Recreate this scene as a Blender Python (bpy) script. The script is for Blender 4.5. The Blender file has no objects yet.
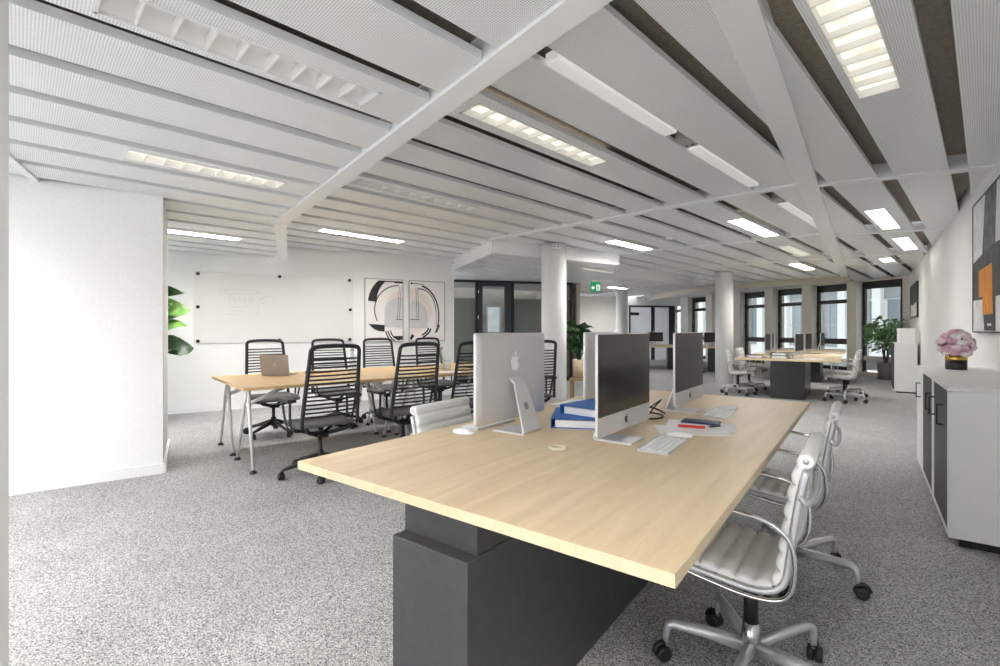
import bpy, bmesh, math, random
from mathutils import Vector, Matrix
random.seed(7)
PI = math.pi
SC = bpy.context.scene
COL = SC.collection
R = math.radians

# ------------------------------------------------------------------ helpers
def lin(c):
    c = c / 255.0
    return c / 12.92 if c <= 0.04045 else ((c + 0.055) / 1.055) ** 2.4

def rgb(r, g, b):
    return (lin(r), lin(g), lin(b), 1.0)

class MB:
    """collects shapes into one mesh"""
    def __init__(s):
        s.bm = bmesh.new(); s.M = Matrix.Identity(4); s.mi = 0
    def v(s, p):
        return s.bm.verts.new(s.M @ Vector(p))
    def f(s, vs, smooth=False):
        try:
            f = s.bm.faces.new(vs)
        except ValueError:
            return None
        f.material_index = s.mi; f.smooth = smooth
        return f
    def box(s, lo, hi, bev=0.0, seg=2):
        x0, y0, z0 = lo; x1, y1, z1 = hi
        V = [s.v(p) for p in ((x0,y0,z0),(x1,y0,z0),(x1,y1,z0),(x0,y1,z0),(x0,y0,z1),(x1,y0,z1),(x1,y1,z1),(x0,y1,z1))]
        F = [s.f([V[i] for i in q]) for q in ((0,3,2,1),(4,5,6,7),(0,1,5,4),(1,2,6,5),(2,3,7,6),(3,0,4,7))]
        if bev > 0:
            es = list({e for f in F for e in f.edges})
            r = bmesh.ops.bevel(s.bm, geom=es, offset=bev, segments=seg, profile=0.5, affect='EDGES')
            for f in r['faces']:
                f.material_index = s.mi; f.smooth = True
        return s
    def prism(s, poly, z0, z1):
        n = len(poly)
        a = sum(poly[i][0]*poly[(i+1)%n][1]-poly[(i+1)%n][0]*poly[i][1] for i in range(n))
        if a < 0: poly = list(reversed(poly))
        b = [s.v((x, y, z0)) for x, y in poly]; t = [s.v((x, y, z1)) for x, y in poly]
        s.f(list(reversed(b))); s.f(t)
        for i in range(n):
            j = (i+1) % n
            s.f([b[i], b[j], t[j], t[i]])
        return s
    def bar(s, a, b, w, z0, z1):
        a = Vector(a); b = Vector(b); d = (b-a).normalized(); n = Vector((-d.y, d.x))*w/2
        return s.prism([tuple(a+n), tuple(a-n), tuple(b-n), tuple(b+n)], z0, z1)
    def tube(s, path, r, seg=8, closed=False, flat=None, up=None):
        P = [Vector(p) for p in path]; n = len(P)
        rs = r if isinstance(r, (list, tuple)) else [r]*n
        rings = []; prev = None
        for i in range(n):
            if closed: t = P[(i+1) % n]-P[i-1]
            elif i == 0: t = P[1]-P[0]
            elif i == n-1: t = P[-1]-P[-2]
            else: t = (P[i+1]-P[i]).normalized()+(P[i]-P[i-1]).normalized()
            t.normalize()
            if up is not None:
                u = Vector(up); u = u - t*u.dot(t)
                if u.length < 1e-4: u = t.orthogonal()
            elif prev is None: u = t.orthogonal()
            else:
                u = prev - t*prev.dot(t)
                if u.length < 1e-5: u = t.orthogonal()
            u.normalize(); prev = u; w = t.cross(u)
            fu = 1.0 if flat is None else flat
            rings.append([s.v(P[i]+(u*math.cos(2*PI*k/seg)*fu+w*math.sin(2*PI*k/seg))*rs[i]) for k in range(seg)])
        m = n if closed else n-1
        for i in range(m):
            A, B = rings[i], rings[(i+1) % n]
            for k in range(seg):
                s.f([A[k], A[(k+1)%seg], B[(k+1)%seg], B[k]], True)
        if not closed:
            s.f(list(reversed(rings[0]))); s.f(rings[-1])
        return s
    def lathe(s, prof, c=(0,0,0), seg=24, axis='z'):
        c = Vector(c); rings = []
        for r, h in prof:
            ring = []
            for k in range(seg):
                a = 2*PI*k/seg; x, y = r*math.cos(a), r*math.sin(a)
                p = (x, y, h) if axis == 'z' else ((h, x, y) if axis == 'x' else (y, h, x))
                ring.append(s.v(c+Vector(p)))
            rings.append(ring)
        for A, B in zip(rings, rings[1:]):
            for k in range(seg):
                s.f([A[k], A[(k+1)%seg], B[(k+1)%seg], B[k]], True)
        s.f(list(reversed(rings[0]))); s.f(rings[-1])
        return s
    def quadgrid(s, rows, smooth=True, close=False):
        V = [[s.v(p) for p in row] for row in rows]
        for a, b in zip(V, V[1:]):
            for i in range(len(a)-1):
                s.f([a[i], a[i+1], b[i+1], b[i]], smooth)
            if close: s.f([a[-1], a[0], b[0], b[-1]], smooth)
        return V
    def plate(s, poly, d, n, org=(0,0,0), ux=(1,0,0), uy=(0,1,0)):
        """polygon in the plane (ux, uy) through org, given thickness d along n"""
        o = Vector(org); ux = Vector(ux); uy = Vector(uy); n = Vector(n)
        a = [s.v(o+ux*x+uy*y) for x, y in poly]; b = [s.v(o+ux*x+uy*y+n*d) for x, y in poly]
        s.f(a); s.f(list(reversed(b)))
        k = len(poly)
        for i in range(k):
            s.f([a[(i+1)%k], a[i], b[i], b[(i+1)%k]])
        return s
    def build(s, name, mats, parent=None, recalc=True):
        if recalc: bmesh.ops.recalc_face_normals(s.bm, faces=s.bm.faces[:])
        me = bpy.data.meshes.new(name); s.bm.to_mesh(me); s.bm.free()
        for m in (mats if isinstance(mats, (list, tuple)) else [mats]): me.materials.append(m)
        o = bpy.data.objects.new(name, me); COL.objects.link(o)
        if parent is not None: o.parent = parent
        return o

def tag(o, label=None, cat=None, group=None, kind=None):
    if label: o['label'] = label
    if cat: o['category'] = cat
    if group: o['group'] = group
    if kind: o['kind'] = kind
    return o
def empty(name, loc=(0,0,0), rz=0.0, label=None, cat=None, group=None):
    o = bpy.data.objects.new(name, None); COL.objects.link(o)
    o.location = loc; o.rotation_euler = (0, 0, rz); o.empty_display_size = 0.1
    return tag(o, label, cat, group)
def copy_tree(o, parent=None):
    c = o.copy(); COL.objects.link(c); c.parent = parent
    for ch in list(o.children): copy_tree(ch, c)
    return c
def place(proto, used, loc, rz, label, group=None):
    """first use moves the prototype itself, later uses copy it with its parts"""
    o = proto if not used else copy_tree(proto)
    used.append(o); o.location = loc; o.rotation_euler = (0, 0, rz)
    o['label'] = label
    if group: o['group'] = group
    return o
def struct(o):
    o['kind'] = 'structure'; return o
def spline(pts, n=8):
    P = [Vector(p) for p in pts]; out = []
    for i in range(len(P)-1):
        p0 = P[max(i-1,0)]; p1 = P[i]; p2 = P[i+1]; p3 = P[min(i+2, len(P)-1)]
        for k in range(n):
            t = k/n
            out.append(0.5*((2*p1)+(p2-p0)*t+(2*p0-5*p1+4*p2-p3)*t*t+(3*p1-p0-3*p2+p3)*t**3))
    out.append(P[-1]); return out
def clip(poly, conv):
    """convex polygon clip"""
    a = sum(conv[i][0]*conv[(i+1)%len(conv)][1]-conv[(i+1)%len(conv)][0]*conv[i][1] for i in range(len(conv)))
    if a < 0: conv = list(reversed(conv))
    out = poly
    for i in range(len(conv)):
        A = conv[i]; B = conv[(i+1)%len(conv)]; inp = out; out = []
        if not inp: break
        side = lambda p: (B[0]-A[0])*(p[1]-A[1])-(B[1]-A[1])*(p[0]-A[0])
        for j in range(len(inp)):
            p = inp[j]; q = inp[(j+1)%len(inp)]; sp, sq = side(p), side(q)
            if sp >= 0: out.append(p)
            if (sp > 0 and sq < 0) or (sp < 0 and sq > 0):
                t = sp/(sp-sq); out.append((p[0]+(q[0]-p[0])*t, p[1]+(q[1]-p[1])*t))
    cl = []
    for p in out:
        if not cl or (abs(p[0]-cl[-1][0])+abs(p[1]-cl[-1][1])) > 1e-5: cl.append(p)
    if len(cl) > 1 and abs(cl[0][0]-cl[-1][0])+abs(cl[0][1]-cl[-1][1]) < 1e-5: cl.pop()
    return cl if len(cl) > 2 else []

# ------------------------------------------------------------------ materials
def mat(name, col, rough=0.5, metal=0.0, spec=0.5, emis=None, estr=0.0, coat=0.0):
    m = bpy.data.materials.new(name); m.use_nodes = True
    b = m.node_tree.nodes['Principled BSDF']
    b.inputs['Base Color'].default_value = col
    b.inputs['Roughness'].default_value = rough
    b.inputs['Metallic'].default_value = metal
    b.inputs['Specular IOR Level'].default_value = spec
    b.inputs['Coat Weight'].default_value = coat
    if emis:
        b.inputs['Emission Color'].default_value = emis; b.inputs['Emission Strength'].default_value = estr
    return m
def nodes(m):
    return m.node_tree.nodes, m.node_tree.links, m.node_tree.nodes['Principled BSDF']
def noisy(m, c1, c2, scale=(1,1,1), nscale=8.0, detail=4.0, bump=0.0, lo=0.35, hi=0.65, rot=0.0, bdist=0.01):
    N, L, b = nodes(m)
    tc = N.new('ShaderNodeTexCoord'); mp = N.new('ShaderNodeMapping')
    mp.inputs['Scale'].default_value = scale; mp.inputs['Rotation'].default_value = (0, 0, rot)
    L.new(tc.outputs['Object'], mp.inputs['Vector'])
    nz = N.new('ShaderNodeTexNoise'); nz.inputs['Scale'].default_value = nscale; nz.inputs['Detail'].default_value = detail
    L.new(mp.outputs['Vector'], nz.inputs['Vector'])
    cr = N.new('ShaderNodeValToRGB'); cr.color_ramp.elements[0].position = lo; cr.color_ramp.elements[1].position = hi
    cr.color_ramp.elements[0].color = c1; cr.color_ramp.elements[1].color = c2
    L.new(nz.outputs['Fac'], cr.inputs['Fac']); L.new(cr.outputs['Color'], b.inputs['Base Color'])
    if bump:
        bp = N.new('ShaderNodeBump'); bp.inputs['Strength'].default_value = bump; bp.inputs['Distance'].default_value = bdist
        L.new(nz.outputs['Fac'], bp.inputs['Height']); L.new(bp.outputs['Normal'], b.inputs['Normal'])
    return m

M = {}
M['wall'] = noisy(mat('wall_paint', rgb(240,240,239), 0.75, spec=0.2), rgb(238,238,237), rgb(243,243,242), nscale=60, bump=0.03)
M['cream'] = mat('cream_paint', rgb(228,222,212), 0.7, spec=0.2)
M['taupe'] = mat('taupe_paint', rgb(178,170,160), 0.8, spec=0.2)
M['trim'] = mat('white_trim', rgb(238,238,237), 0.45, spec=0.35)
M['jamb'] = mat('grey_jamb', rgb(168,167,164), 0.6, spec=0.2)
M['valance'] = mat('beige_valance', rgb(205,198,187), 0.6)

M['linear'] = mat('linear_diffuser', rgb(240,240,238), 0.5, emis=(1, 0.99, 0.96, 1), estr=0.10)

def perforated(name):
    m = mat(name, rgb(226,225,222), 0.34, spec=0.45)
    N, L, b = nodes(m)
    tc = N.new('ShaderNodeTexCoord'); mp = N.new('ShaderNodeMapping')
    mp.inputs['Rotation'].default_value = (0, 0, R(8)); mp.inputs['Scale'].default_value = (2*PI/0.0105,)*3
    L.new(tc.outputs['Object'], mp.inputs['Vector'])
    sp = N.new('ShaderNodeSeparateXYZ'); L.new(mp.outputs['Vector'], sp.inputs['Vector'])
    def mth(op, a, bb=None):
        n = N.new('ShaderNodeMath'); n.operation = op
        for i, x in enumerate((a, bb)):
            if x is None: continue
            if isinstance(x, (int, float)): n.inputs[i].default_value = x
            else: L.new(x, n.inputs[i])
        return n.outputs[0]
    sx = mth('SINE', sp.outputs['X']); sy = mth('SINE', sp.outputs['Y'])
    g = N.new('ShaderNodeNewGeometry'); gs = N.new('ShaderNodeSeparateXYZ'); L.new(g.outputs['Normal'], gs.inputs['Vector'])
    dn = mth('LESS_THAN', mth('MULTIPLY', mth('ABSOLUTE', gs.outputs['Z']), -1.0), -0.5)
    hole = mth('MULTIPLY', mth('GREATER_THAN', mth('ADD', sx, sy), 0.75), dn)
    mx = N.new('ShaderNodeMix'); mx.data_type = 'RGBA'
    L.new(hole, mx.inputs[0]); mx.inputs[6].default_value = rgb(243,245,247); mx.inputs[7].default_value = rgb(190,191,192)
    L.new(mx.outputs[2], b.inputs['Base Color'])
    return m
M['panel'] = perforated('perforated_ceiling_panel')
M['soffit'] = noisy(mat('ceiling_recess', rgb(158,150,138), 0.8), rgb(148,140,128), rgb(168,160,148), nscale=40)
M['beam'] = mat('white_beam', rgb(243,244,245), 0.5, spec=0.3)

def carpet():
    m = mat('grey_carpet', rgb(150,150,150), 0.95, spec=0.1)
    N, L, b = nodes(m)
    tc = N.new('ShaderNodeTexCoord')
    n1 = N.new('ShaderNodeTexNoise'); n1.inputs['Scale'].default_value = 150; n1.inputs['Detail'].default_value = 2; n1.inputs['Roughness'].default_value = 0.7
    n2 = N.new('ShaderNodeTexVoronoi'); n2.inputs['Scale'].default_value = 230
    n3 = N.new('ShaderNodeTexNoise'); n3.inputs['Scale'].default_value = 2.2; n3.inputs['Detail'].default_value = 3
    for n in (n1, n2, n3): L.new(tc.outputs['Object'], n.inputs['Vector'])
    sp = N.new('ShaderNodeSeparateColor'); L.new(n2.outputs['Color'], sp.inputs['Color'])
    mx = N.new('ShaderNodeMix'); mx.data_type = 'FLOAT'; mx.inputs[0].default_value = 0.5
    L.new(sp.outputs[0], mx.inputs[2]); L.new(n1.outputs['Fac'], mx.inputs[3])
    cr = N.new('ShaderNodeValToRGB'); e = cr.color_ramp.elements
    e[0].position = 0.22; e[0].color = rgb(70,70,72); e[1].position = 0.74; e[1].color = rgb(212,212,211)
    L.new(mx.outputs[0], cr.inputs['Fac'])
    mr = N.new('ShaderNodeMapRange'); mr.inputs['From Min'].default_value = 0.3; mr.inputs['From Max'].default_value = 0.7
    mr.inputs['To Min'].default_value = 0.93; mr.inputs['To Max'].default_value = 1.07
    hs = N.new('ShaderNodeHueSaturation'); L.new(cr.outputs['Color'], hs.inputs['Color'])
    L.new(n3.outputs['Fac'], mr.inputs['Value']); L.new(mr.outputs['Result'], hs.inputs['Value'])
    L.new(hs.outputs['Color'], b.inputs['Base Color'])
    bp = N.new('ShaderNodeBump'); bp.inputs['Strength'].default_value = 0.25; bp.inputs['Distance'].default_value = 0.003
    L.new(mx.outputs[0], bp.inputs['Height']); L.new(bp.outputs['Normal'], b.inputs['Normal'])
    return m
M['carpet'] = carpet()

def oak(name, ca, cb, cc, rot=0.0):
    m = mat(name, ca, 0.42, spec=0.35)
    N, L, b = nodes(m)
    tc = N.new('ShaderNodeTexCoord'); mp = N.new('ShaderNodeMapping')
    mp.inputs['Scale'].default_value = (15.0, 0.9, 15.0); mp.inputs['Rotation'].default_value = (0, 0, rot)
    L.new(tc.outputs['Object'], mp.inputs['Vector'])
    n1 = N.new('ShaderNodeTexNoise'); n1.inputs['Scale'].default_value = 1.6; n1.inputs['Detail'].default_value = 7; n1.inputs['Distortion'].default_value = 0.8
    n2 = N.new('ShaderNodeTexNoise'); n2.inputs['Scale'].default_value = 14; n2.inputs['Detail'].default_value = 3
    L.new(mp.outputs['Vector'], n1.inputs['Vector']); L.new(mp.outputs['Vector'], n2.inputs['Vector'])
    cr = N.new('ShaderNodeValToRGB'); e = cr.color_ramp.elements
    e[0].position = 0.22; e[0].color = ca; e[1].position = 0.78; e[1].color = cb
    x = e.new(0.5); x.color = cc
    L.new(n1.outputs['Fac'], cr.inputs['Fac'])
    mx = N.new('ShaderNodeMix'); mx.data_type = 'RGBA'; mx.blend_type = 'MULTIPLY'; mx.inputs[0].default_value = 0.25
    mr = N.new('ShaderNodeMapRange'); mr.inputs['From Min'].default_value = 0.35; mr.inputs['From Max'].default_value = 0.6
    mr.inputs['To Min'].default_value = 0.75; mr.inputs['To Max'].default_value = 1.0
    L.new(n2.outputs['Fac'], mr.inputs['Value'])
    L.new(cr.outputs['Color'], mx.inputs[6]); L.new(mr.outputs['Result'], mx.inputs[7])
    L.new(mx.outputs[2], b.inputs['Base Color'])
    return m
M['oak'] = oak('light_oak', rgb(215,191,154), rgb(236,215,182), rgb(227,204,168))
M['oak2'] = oak('honey_oak', rgb(201,166,118), rgb(219,188,142), rgb(211,178,130))
M['oak_edge'] = oak('oak_edge', rgb(208,187,152), rgb(224,206,174), rgb(216,197,163), R(90))
M['black_metal'] = noisy(mat('black_powder_coat', rgb(68,68,69), 0.42, spec=0.5), rgb(65,65,66), rgb(71,71,72), nscale=30)
M['steel_gloss'] = mat('brushed_black_metal', rgb(56,56,57), 0.3, metal=0.4)
M['alu'] = mat('polished_aluminium', rgb(205,205,205), 0.22, metal=0.95)
M['alu_satin'] = mat('satin_aluminium', rgb(214,214,216), 0.38, metal=0.55)
M['computer_alu'] = mat('computer_aluminium', rgb(214,213,214), 0.4, metal=0.35)
M['chrome'] = mat('chrome', rgb(215,215,215), 0.1, metal=1.0)
M['white_leather'] = noisy(mat('white_leather', rgb(240,240,238), 0.45, spec=0.4), rgb(238,238,236), rgb(244,244,242), nscale=80, bump=0.05)
M['black_plastic'] = mat('black_plastic', rgb(34,34,35), 0.45)
M['dark_plastic'] = mat('dark_grey_plastic', rgb(46,46,48), 0.5)
M['slat'] = mat('dark_slat', rgb(48,48,50), 0.4)
M['seat_fabric'] = noisy(mat('grey_seat_fabric', rgb(92,91,90), 0.85), rgb(84,83,82), rgb(100,99,98), nscale=120, bump=0.1)
M['silver_paint'] = mat('silver_painted_steel', rgb(226,226,225), 0.35, metal=0.1)
M['screen'] = mat('screen_glass', rgb(26,25,25), 0.16, spec=0.6)
M['screen_matt'] = mat('dark_screen', rgb(40,38,37), 0.4, spec=0.35)
M['black'] = mat('black', rgb(18,18,18), 0.4)
M['logo'] = mat('logo_silver', rgb(250,250,250), 0.2)
M['key'] = mat('white_key', rgb(250,250,250), 0.5)
M['kbd'] = mat('keyboard_aluminium', rgb(196,197,200), 0.4, metal=0.2)
M['white_gloss'] = mat('white_gloss', rgb(244,244,244), 0.2)
M['paper'] = mat('paper', rgb(250,250,249), 0.8)
M['blue'] = noisy(mat('blue_binder', rgb(46,110,192), 0.5), rgb(44,106,188), rgb(52,118,200), nscale=50)
M['navy'] = mat('navy_cover', rgb(28,30,88), 0.35)
M['red'] = mat('red_marker', rgb(226,64,60), 0.4)
M['cream_plastic'] = mat('cream_plastic', rgb(232,222,200), 0.4)
M['laminate'] = mat('white_laminate', rgb(245,245,244), 0.4, spec=0.4)
M['anthracite'] = mat('anthracite_front', rgb(58,58,58), 0.5)
M['gold'] = mat('gold_leaf', rgb(214,176,86), 0.25, metal=1.0)
M['vase'] = mat('matt_black_vase', rgb(46,45,45), 0.55)
M['window_frame'] = mat('dark_window_frame', rgb(44,45,48), 0.45)
M['frame_blue'] = mat('dark_door_frame', rgb(48,52,60), 0.4)
M['board'] = mat('white_board', rgb(226,226,224), 0.25, spec=0.5)
M['pencil'] = mat('grey_marker_line', rgb(176,176,178), 0.7)
M['laptop'] = mat('warm_grey_laptop', rgb(166,157,150), 0.4, metal=0.4)
M['laptop_logo'] = mat('laptop_logo', rgb(182,174,167), 0.3, metal=0.3)
M['basket'] = noisy(mat('tan_pot', rgb(200,180,152), 0.8), rgb(186,165,136), rgb(212,193,166), scale=(1,1,12), nscale=10)
M['brown_wood'] = mat('brown_wood', rgb(150,120,90), 0.6)
M['pot_grey'] = noisy(mat('grey_pot', rgb(120,119,117), 0.7), rgb(110,109,107), rgb(130,129,127), nscale=20)
M['soil'] = noisy(mat('soil', rgb(60,48,38), 0.95), rgb(44,34,27), rgb(78,62,48), nscale=40)
M['bark'] = noisy(mat('bark', rgb(96,82,66), 0.9), rgb(80,68,54), rgb(120,104,84), nscale=30)
M['leaf_bright'] = noisy(mat('bright_leaf', rgb(96,148,62), 0.4), rgb(66,122,44), rgb(128,172,84), nscale=6)
M['leaf_dark'] = noisy(mat('dark_leaf', rgb(44,72,44), 0.35), rgb(30,58,32), rgb(58,92,54), nscale=7)
M['leaf_mid'] = noisy(mat('ficus_leaf', rgb(116,158,98), 0.45), rgb(92,140,78), rgb(156,190,134), nscale=7)
M['ember'] = mat('grey_fabric', rgb(140,139,138), 0.85)
M['lamp_lit'] = mat('lit_lamp_cell', rgb(255,250,238), 0.5)
def _cells():
    N, L, b = nodes(M['lamp_lit'])
    tc = N.new('ShaderNodeTexCoord'); nz = N.new('ShaderNodeTexNoise'); nz.inputs['Scale'].default_value = 9; nz.inputs['Detail'].default_value = 1
    L.new(tc.outputs['Object'], nz.inputs['Vector'])
    cr = N.new('ShaderNodeValToRGB'); cr.color_ramp.elements[0].position = 0.38; cr.color_ramp.elements[1].position = 0.58
    cr.color_ramp.elements[0].color = (0.62, 0.58, 0.46, 1); cr.color_ramp.elements[1].color = (1.0, 0.965, 0.87, 1)
    L.new(nz.outputs['Fac'], cr.inputs['Fac']); L.new(cr.outputs['Color'], b.inputs['Emission Color']); b.inputs['Emission Strength'].default_value = 0.27
_cells()
M['lamp_far'] = mat('lit_lamp_far', rgb(255,252,244), 0.5, emis=(0.97, 0.99, 1.0, 1), estr=0.2)
M['reflector'] = mat('lamp_reflector', rgb(242,242,241), 0.3, metal=0.15)
M['blade'] = mat('louvre_blade', rgb(246,245,241), 0.35)
M['green'] = mat('exit_green', rgb(20,150,96), 0.4, emis=rgb(24,160,104), estr=0.12)
M['exit_white'] = mat('exit_white', rgb(240,250,244), 0.4, emis=(0.9, 1, 0.95, 1), estr=0.2)
M['canvas'] = noisy(mat('canvas_white', rgb(226,228,230), 0.7), rgb(214,217,221), rgb(238,239,240), nscale=7, detail=6, bump=0.1)
M['paint_black'] = noisy(mat('charcoal_paint', rgb(52,52,54), 0.6), rgb(38,38,40), rgb(82,82,85), nscale=6, detail=6, bump=0.12)
M['paint_grey'] = noisy(mat('grey_paint', rgb(84,84,86), 0.6), rgb(66,66,68), rgb(112,112,114), nscale=8, detail=6, bump=0.12)
M['paint_orange'] = noisy(mat('orange_paint', rgb(232,146,26), 0.55), rgb(212,124,20), rgb(240,162,40), scale=(4,4,1), nscale=5, detail=6, bump=0.12)
M['poster'] = mat('poster_paper', rgb(246,242,240), 0.6)
M['poster_pink'] = mat('poster_blush', rgb(238,228,223), 0.6)
M['poster_grey'] = mat('poster_grey', rgb(211,209,209), 0.6)
M['ink'] = mat('poster_ink', rgb(40,37,36), 0.6)
M['peony_pink'] = noisy(mat('pink_petal', rgb(240,190,206), 0.6), rgb(232,172,194), rgb(247,212,222), nscale=30)
M['peony_pale'] = noisy(mat('pale_petal', rgb(250,230,232), 0.6), rgb(246,218,224), rgb(253,240,240), nscale=30)
M['peony_white'] = mat('white_petal', rgb(253,250,247), 0.6)
M['bud'] = mat('dark_bud', rgb(128,92,92), 0.7)
M['facade_white'] = mat('facade_white', rgb(236,236,234), 0.8)
M['facade_red'] = mat('facade_red', rgb(214,170,166), 0.8)
M['facade_grey'] = mat('facade_grey', rgb(150,154,156), 0.7)
M['facade_glass'] = mat('facade_glass', rgb(128,140,143), 0.15, spec=0.5)

def glass(name, tint, refl=0.10):
    m = bpy.data.materials.new(name); m.use_nodes = True
    N, L = m.node_tree.nodes, m.node_tree.links; N.clear()
    o = N.new('ShaderNodeOutputMaterial'); t = N.new('ShaderNodeBsdfTransparent'); g = N.new('ShaderNodeBsdfGlossy')
    t.inputs['Color'].default_value = tint; g.inputs['Roughness'].default_value = 0.03
    x = N.new('ShaderNodeMixShader'); x.inputs[0].default_value = refl
    L.new(t.outputs[0], x.inputs[1]); L.new(g.outputs[0], x.inputs[2]); L.new(x.outputs[0], o.inputs['Surface'])
    return m
M['glass'] = glass('window_glass', (0.62, 0.64, 0.64, 1), 0.04)
M['bottle'] = glass('bottle_glass', (0.86, 0.9, 0.88, 1), 0.16)
def frosted(name, col, tr):
    m = bpy.data.materials.new(name); m.use_nodes = True
    N, L = m.node_tree.nodes, m.node_tree.links; N.clear()
    o = N.new('ShaderNodeOutputMaterial'); d = N.new('ShaderNodeBsdfDiffuse'); d.inputs['Color'].default_value = col
    t = N.new('ShaderNodeBsdfTranslucent'); t.inputs['Color'].default_value = col
    p = N.new('ShaderNodeBsdfTransparent'); g = N.new('ShaderNodeBsdfGlossy'); g.inputs['Roughness'].default_value = 0.15
    x1 = N.new('ShaderNodeMixShader'); x1.inputs[0].default_value = 0.4
    L.new(d.outputs[0], x1.inputs[1]); L.new(t.outputs[0], x1.inputs[2])
    x2 = N.new('ShaderNodeMixShader'); x2.inputs[0].default_value = tr
    L.new(x1.outputs[0], x2.inputs[1]); L.new(p.outputs[0], x2.inputs[2])
    x3 = N.new('ShaderNodeMixShader'); x3.inputs[0].default_value = 0.06
    L.new(x2.outputs[0], x3.inputs[1]); L.new(g.outputs[0], x3.inputs[2]); L.new(x3.outputs[0], o.inputs['Surface'])
    return m
M['frost_grey'] = frosted('frosted_glass_grey', rgb(228,225,214), 0.10)
M['frost_white'] = frosted('frosted_glass_white', rgb(226,228,230), 0.2)

# ------------------------------------------------------------------ camera
FPX = 483.6
YAW = math.atan2(366.0, FPX)
cam = bpy.data.cameras.new('camera'); camo = bpy.data.objects.new('camera', cam); COL.objects.link(camo)
cam.sensor_width = 36.0; cam.lens = FPX/1000.0*36.0; cam.shift_y = -0.003; cam.clip_start = 0.05; cam.clip_end = 200
camo.location = (0, 0, 1.25); camo.rotation_euler = (R(90), 0, YAW)
SC.camera = camo

# ------------------------------------------------------------------ setting
struct(MB().box((-13, -7, -0.1), (3.5, 25, 0.0)).build('floor', M['carpet']))
struct(MB().box((0.85, -0.9, 0), (1.05, 16.25, 2.78)).build('wall_right', M['wall']))
BA = Vector((-8.253, 2.747)); BD = Vector((0.4027, 0.9153)); BN = Vector((0.9153, -0.4027))   # back wall line and its room-side normal
def bw(t, off=0.0):
    p = BA+BD*t+BN*off; return (p.x, p.y)
struct(MB().prism([bw(-4.0), bw(4.611), bw(4.611, -0.16), bw(-4.0, -0.16)], 0, 2.78).build('wall_back', M['wall']))
struct(MB().prism([bw(-4.0, 0.012), bw(4.611, 0.012), bw(4.611), bw(-4.0)], 0, 0.07).build('baseboard_back', M['trim']))
blk = [(-4.9, 1.593), (-5.6, -0.76), (-6.65, -0.45), (-5.95, 1.98)]
struct(MB().prism(blk, 0, 2.42).build('wall_left', M['wall']))
struct(MB().bar((-4.89, 1.60), (-5.594, -0.76), 0.024, 0, 0.085).bar((-4.885, 1.60), (-5.95, 1.99), 0.024, 0, 0.085).build('baseboard_left', M['trim']))
struct(MB().box((-1.80, -0.15, 0), (-1.555, 0.203, 2.43)).build('wall_entry', M['jamb']))

struct(MB().box((-1.0, -3.5, 0), (0.95, -3.35, 2.43)).build('wall_rear_light_block', M['wall']))  # unseen partial wall, added to cut the sky light from behind
HM, HL = 2.61, 2.415
S8, C8 = math.sin(R(8)), math.cos(R(8))
def pt(p, t): return (p*C8+t*S8, -p*S8+t*C8)      # (across, along) the ceiling panels -> world
def rect(p0, p1, t0, t1): return [pt(p0, t0), pt(p1, t0), pt(p1, t1), pt(p0, t1)]
LAMPS = []   # (across centre, along start, along end, half width, height, lit, label)
def lamp_spec(p, t0, t1, hw, z, lit, label): LAMPS.append((p, t0, t1, hw, z, lit, label))
lamp_spec(-2.20, 0.20, 1.26, 0.10, HL, 0, 'unlit recessed louvre lamp in the low ceiling at upper left, deep mirrored cells')
lamp_spec(-4.01, 0.50, 1.50, 0.10, HL, 2, 'lit slim louvre lamp in the low ceiling above the white wall block')
lamp_spec(-6.77, 1.00, 2.02, 0.10, HL, 1, 'lit slim lamp above the left half of the whiteboard, close to the back wall')
lamp_spec(-2.23, 1.96, 3.36, 0.085, HM, 2, 'warm lit louvre lamp just beyond the long diagonal beam')
lamp_spec(-4.07, 2.18, 3.62, 0.085, HM, 0, 'unlit white louvre lamp above the near row of slatted chairs')
lamp_spec(-6.37, 2.90, 4.20, 0.085, HM, 1, 'lit slim lamp above the two abstract prints')
lamp_spec(-0.43, 2.05, 3.50, 0.098, HM, 2, 'large warm lit louvre lamp at upper right, nearest to the right wall')
lamp_spec(-0.89, 6.85, 8.32, 0.098, HM, 1, 'lit square-looking lamp right of the white ceiling beam, second from the front')
lamp_spec(-2.18, 6.27, 7.72, 0.095, HM, 1, 'lit lamp above the far side of the front desk, left of the straight beam')
lamp_spec(-4.04, 6.40, 7.55, 0.10, HM, 1, 'lit lamp in the ceiling just right of the round column beside the drop')
lamp_spec(-0.89, 9.2, 10.7, 0.098, HM, 1, 'small lit lamp third in the row beside the right wall')
lamp_spec(-1.35, 11.6, 12.3, 0.10, HM, 1, 'smallest lit lamp at the window end of the row beside the right wall')
lamp_spec(-2.32, 8.8, 10.2, 0.10, HM, 2, 'lit lamp right of the rear column, over the second desk')
lamp_spec(-2.78, 11.3, 12.6, 0.10, HM, 1, 'lit lamp close to the curved valance at the window side')
lamp_spec(-5.45, 7.7, 8.7, 0.08, 2.43, 2, 'small lit lamp in the lowered corridor ceiling, nearer the round column')
lamp_spec(-7.29, 11.5, 12.3, 0.08, 2.43, 1, 'small added fill lamp in the lowered corridor ceiling, before the far white wall')  # extra lamp, added to brighten the core wall nearby

FILL_BEHIND = [(p, t0, t0+1.1, 0.10, HL, 1, 'added unseen fill lamp in the low ceiling behind the viewer') for p, t0 in ((-0.33, -1.6), (-2.17, -1.9), (-4.01, -1.9))]  # out-of-view lamps added to brighten the front of the room
LAMPS += FILL_BEHIND

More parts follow.
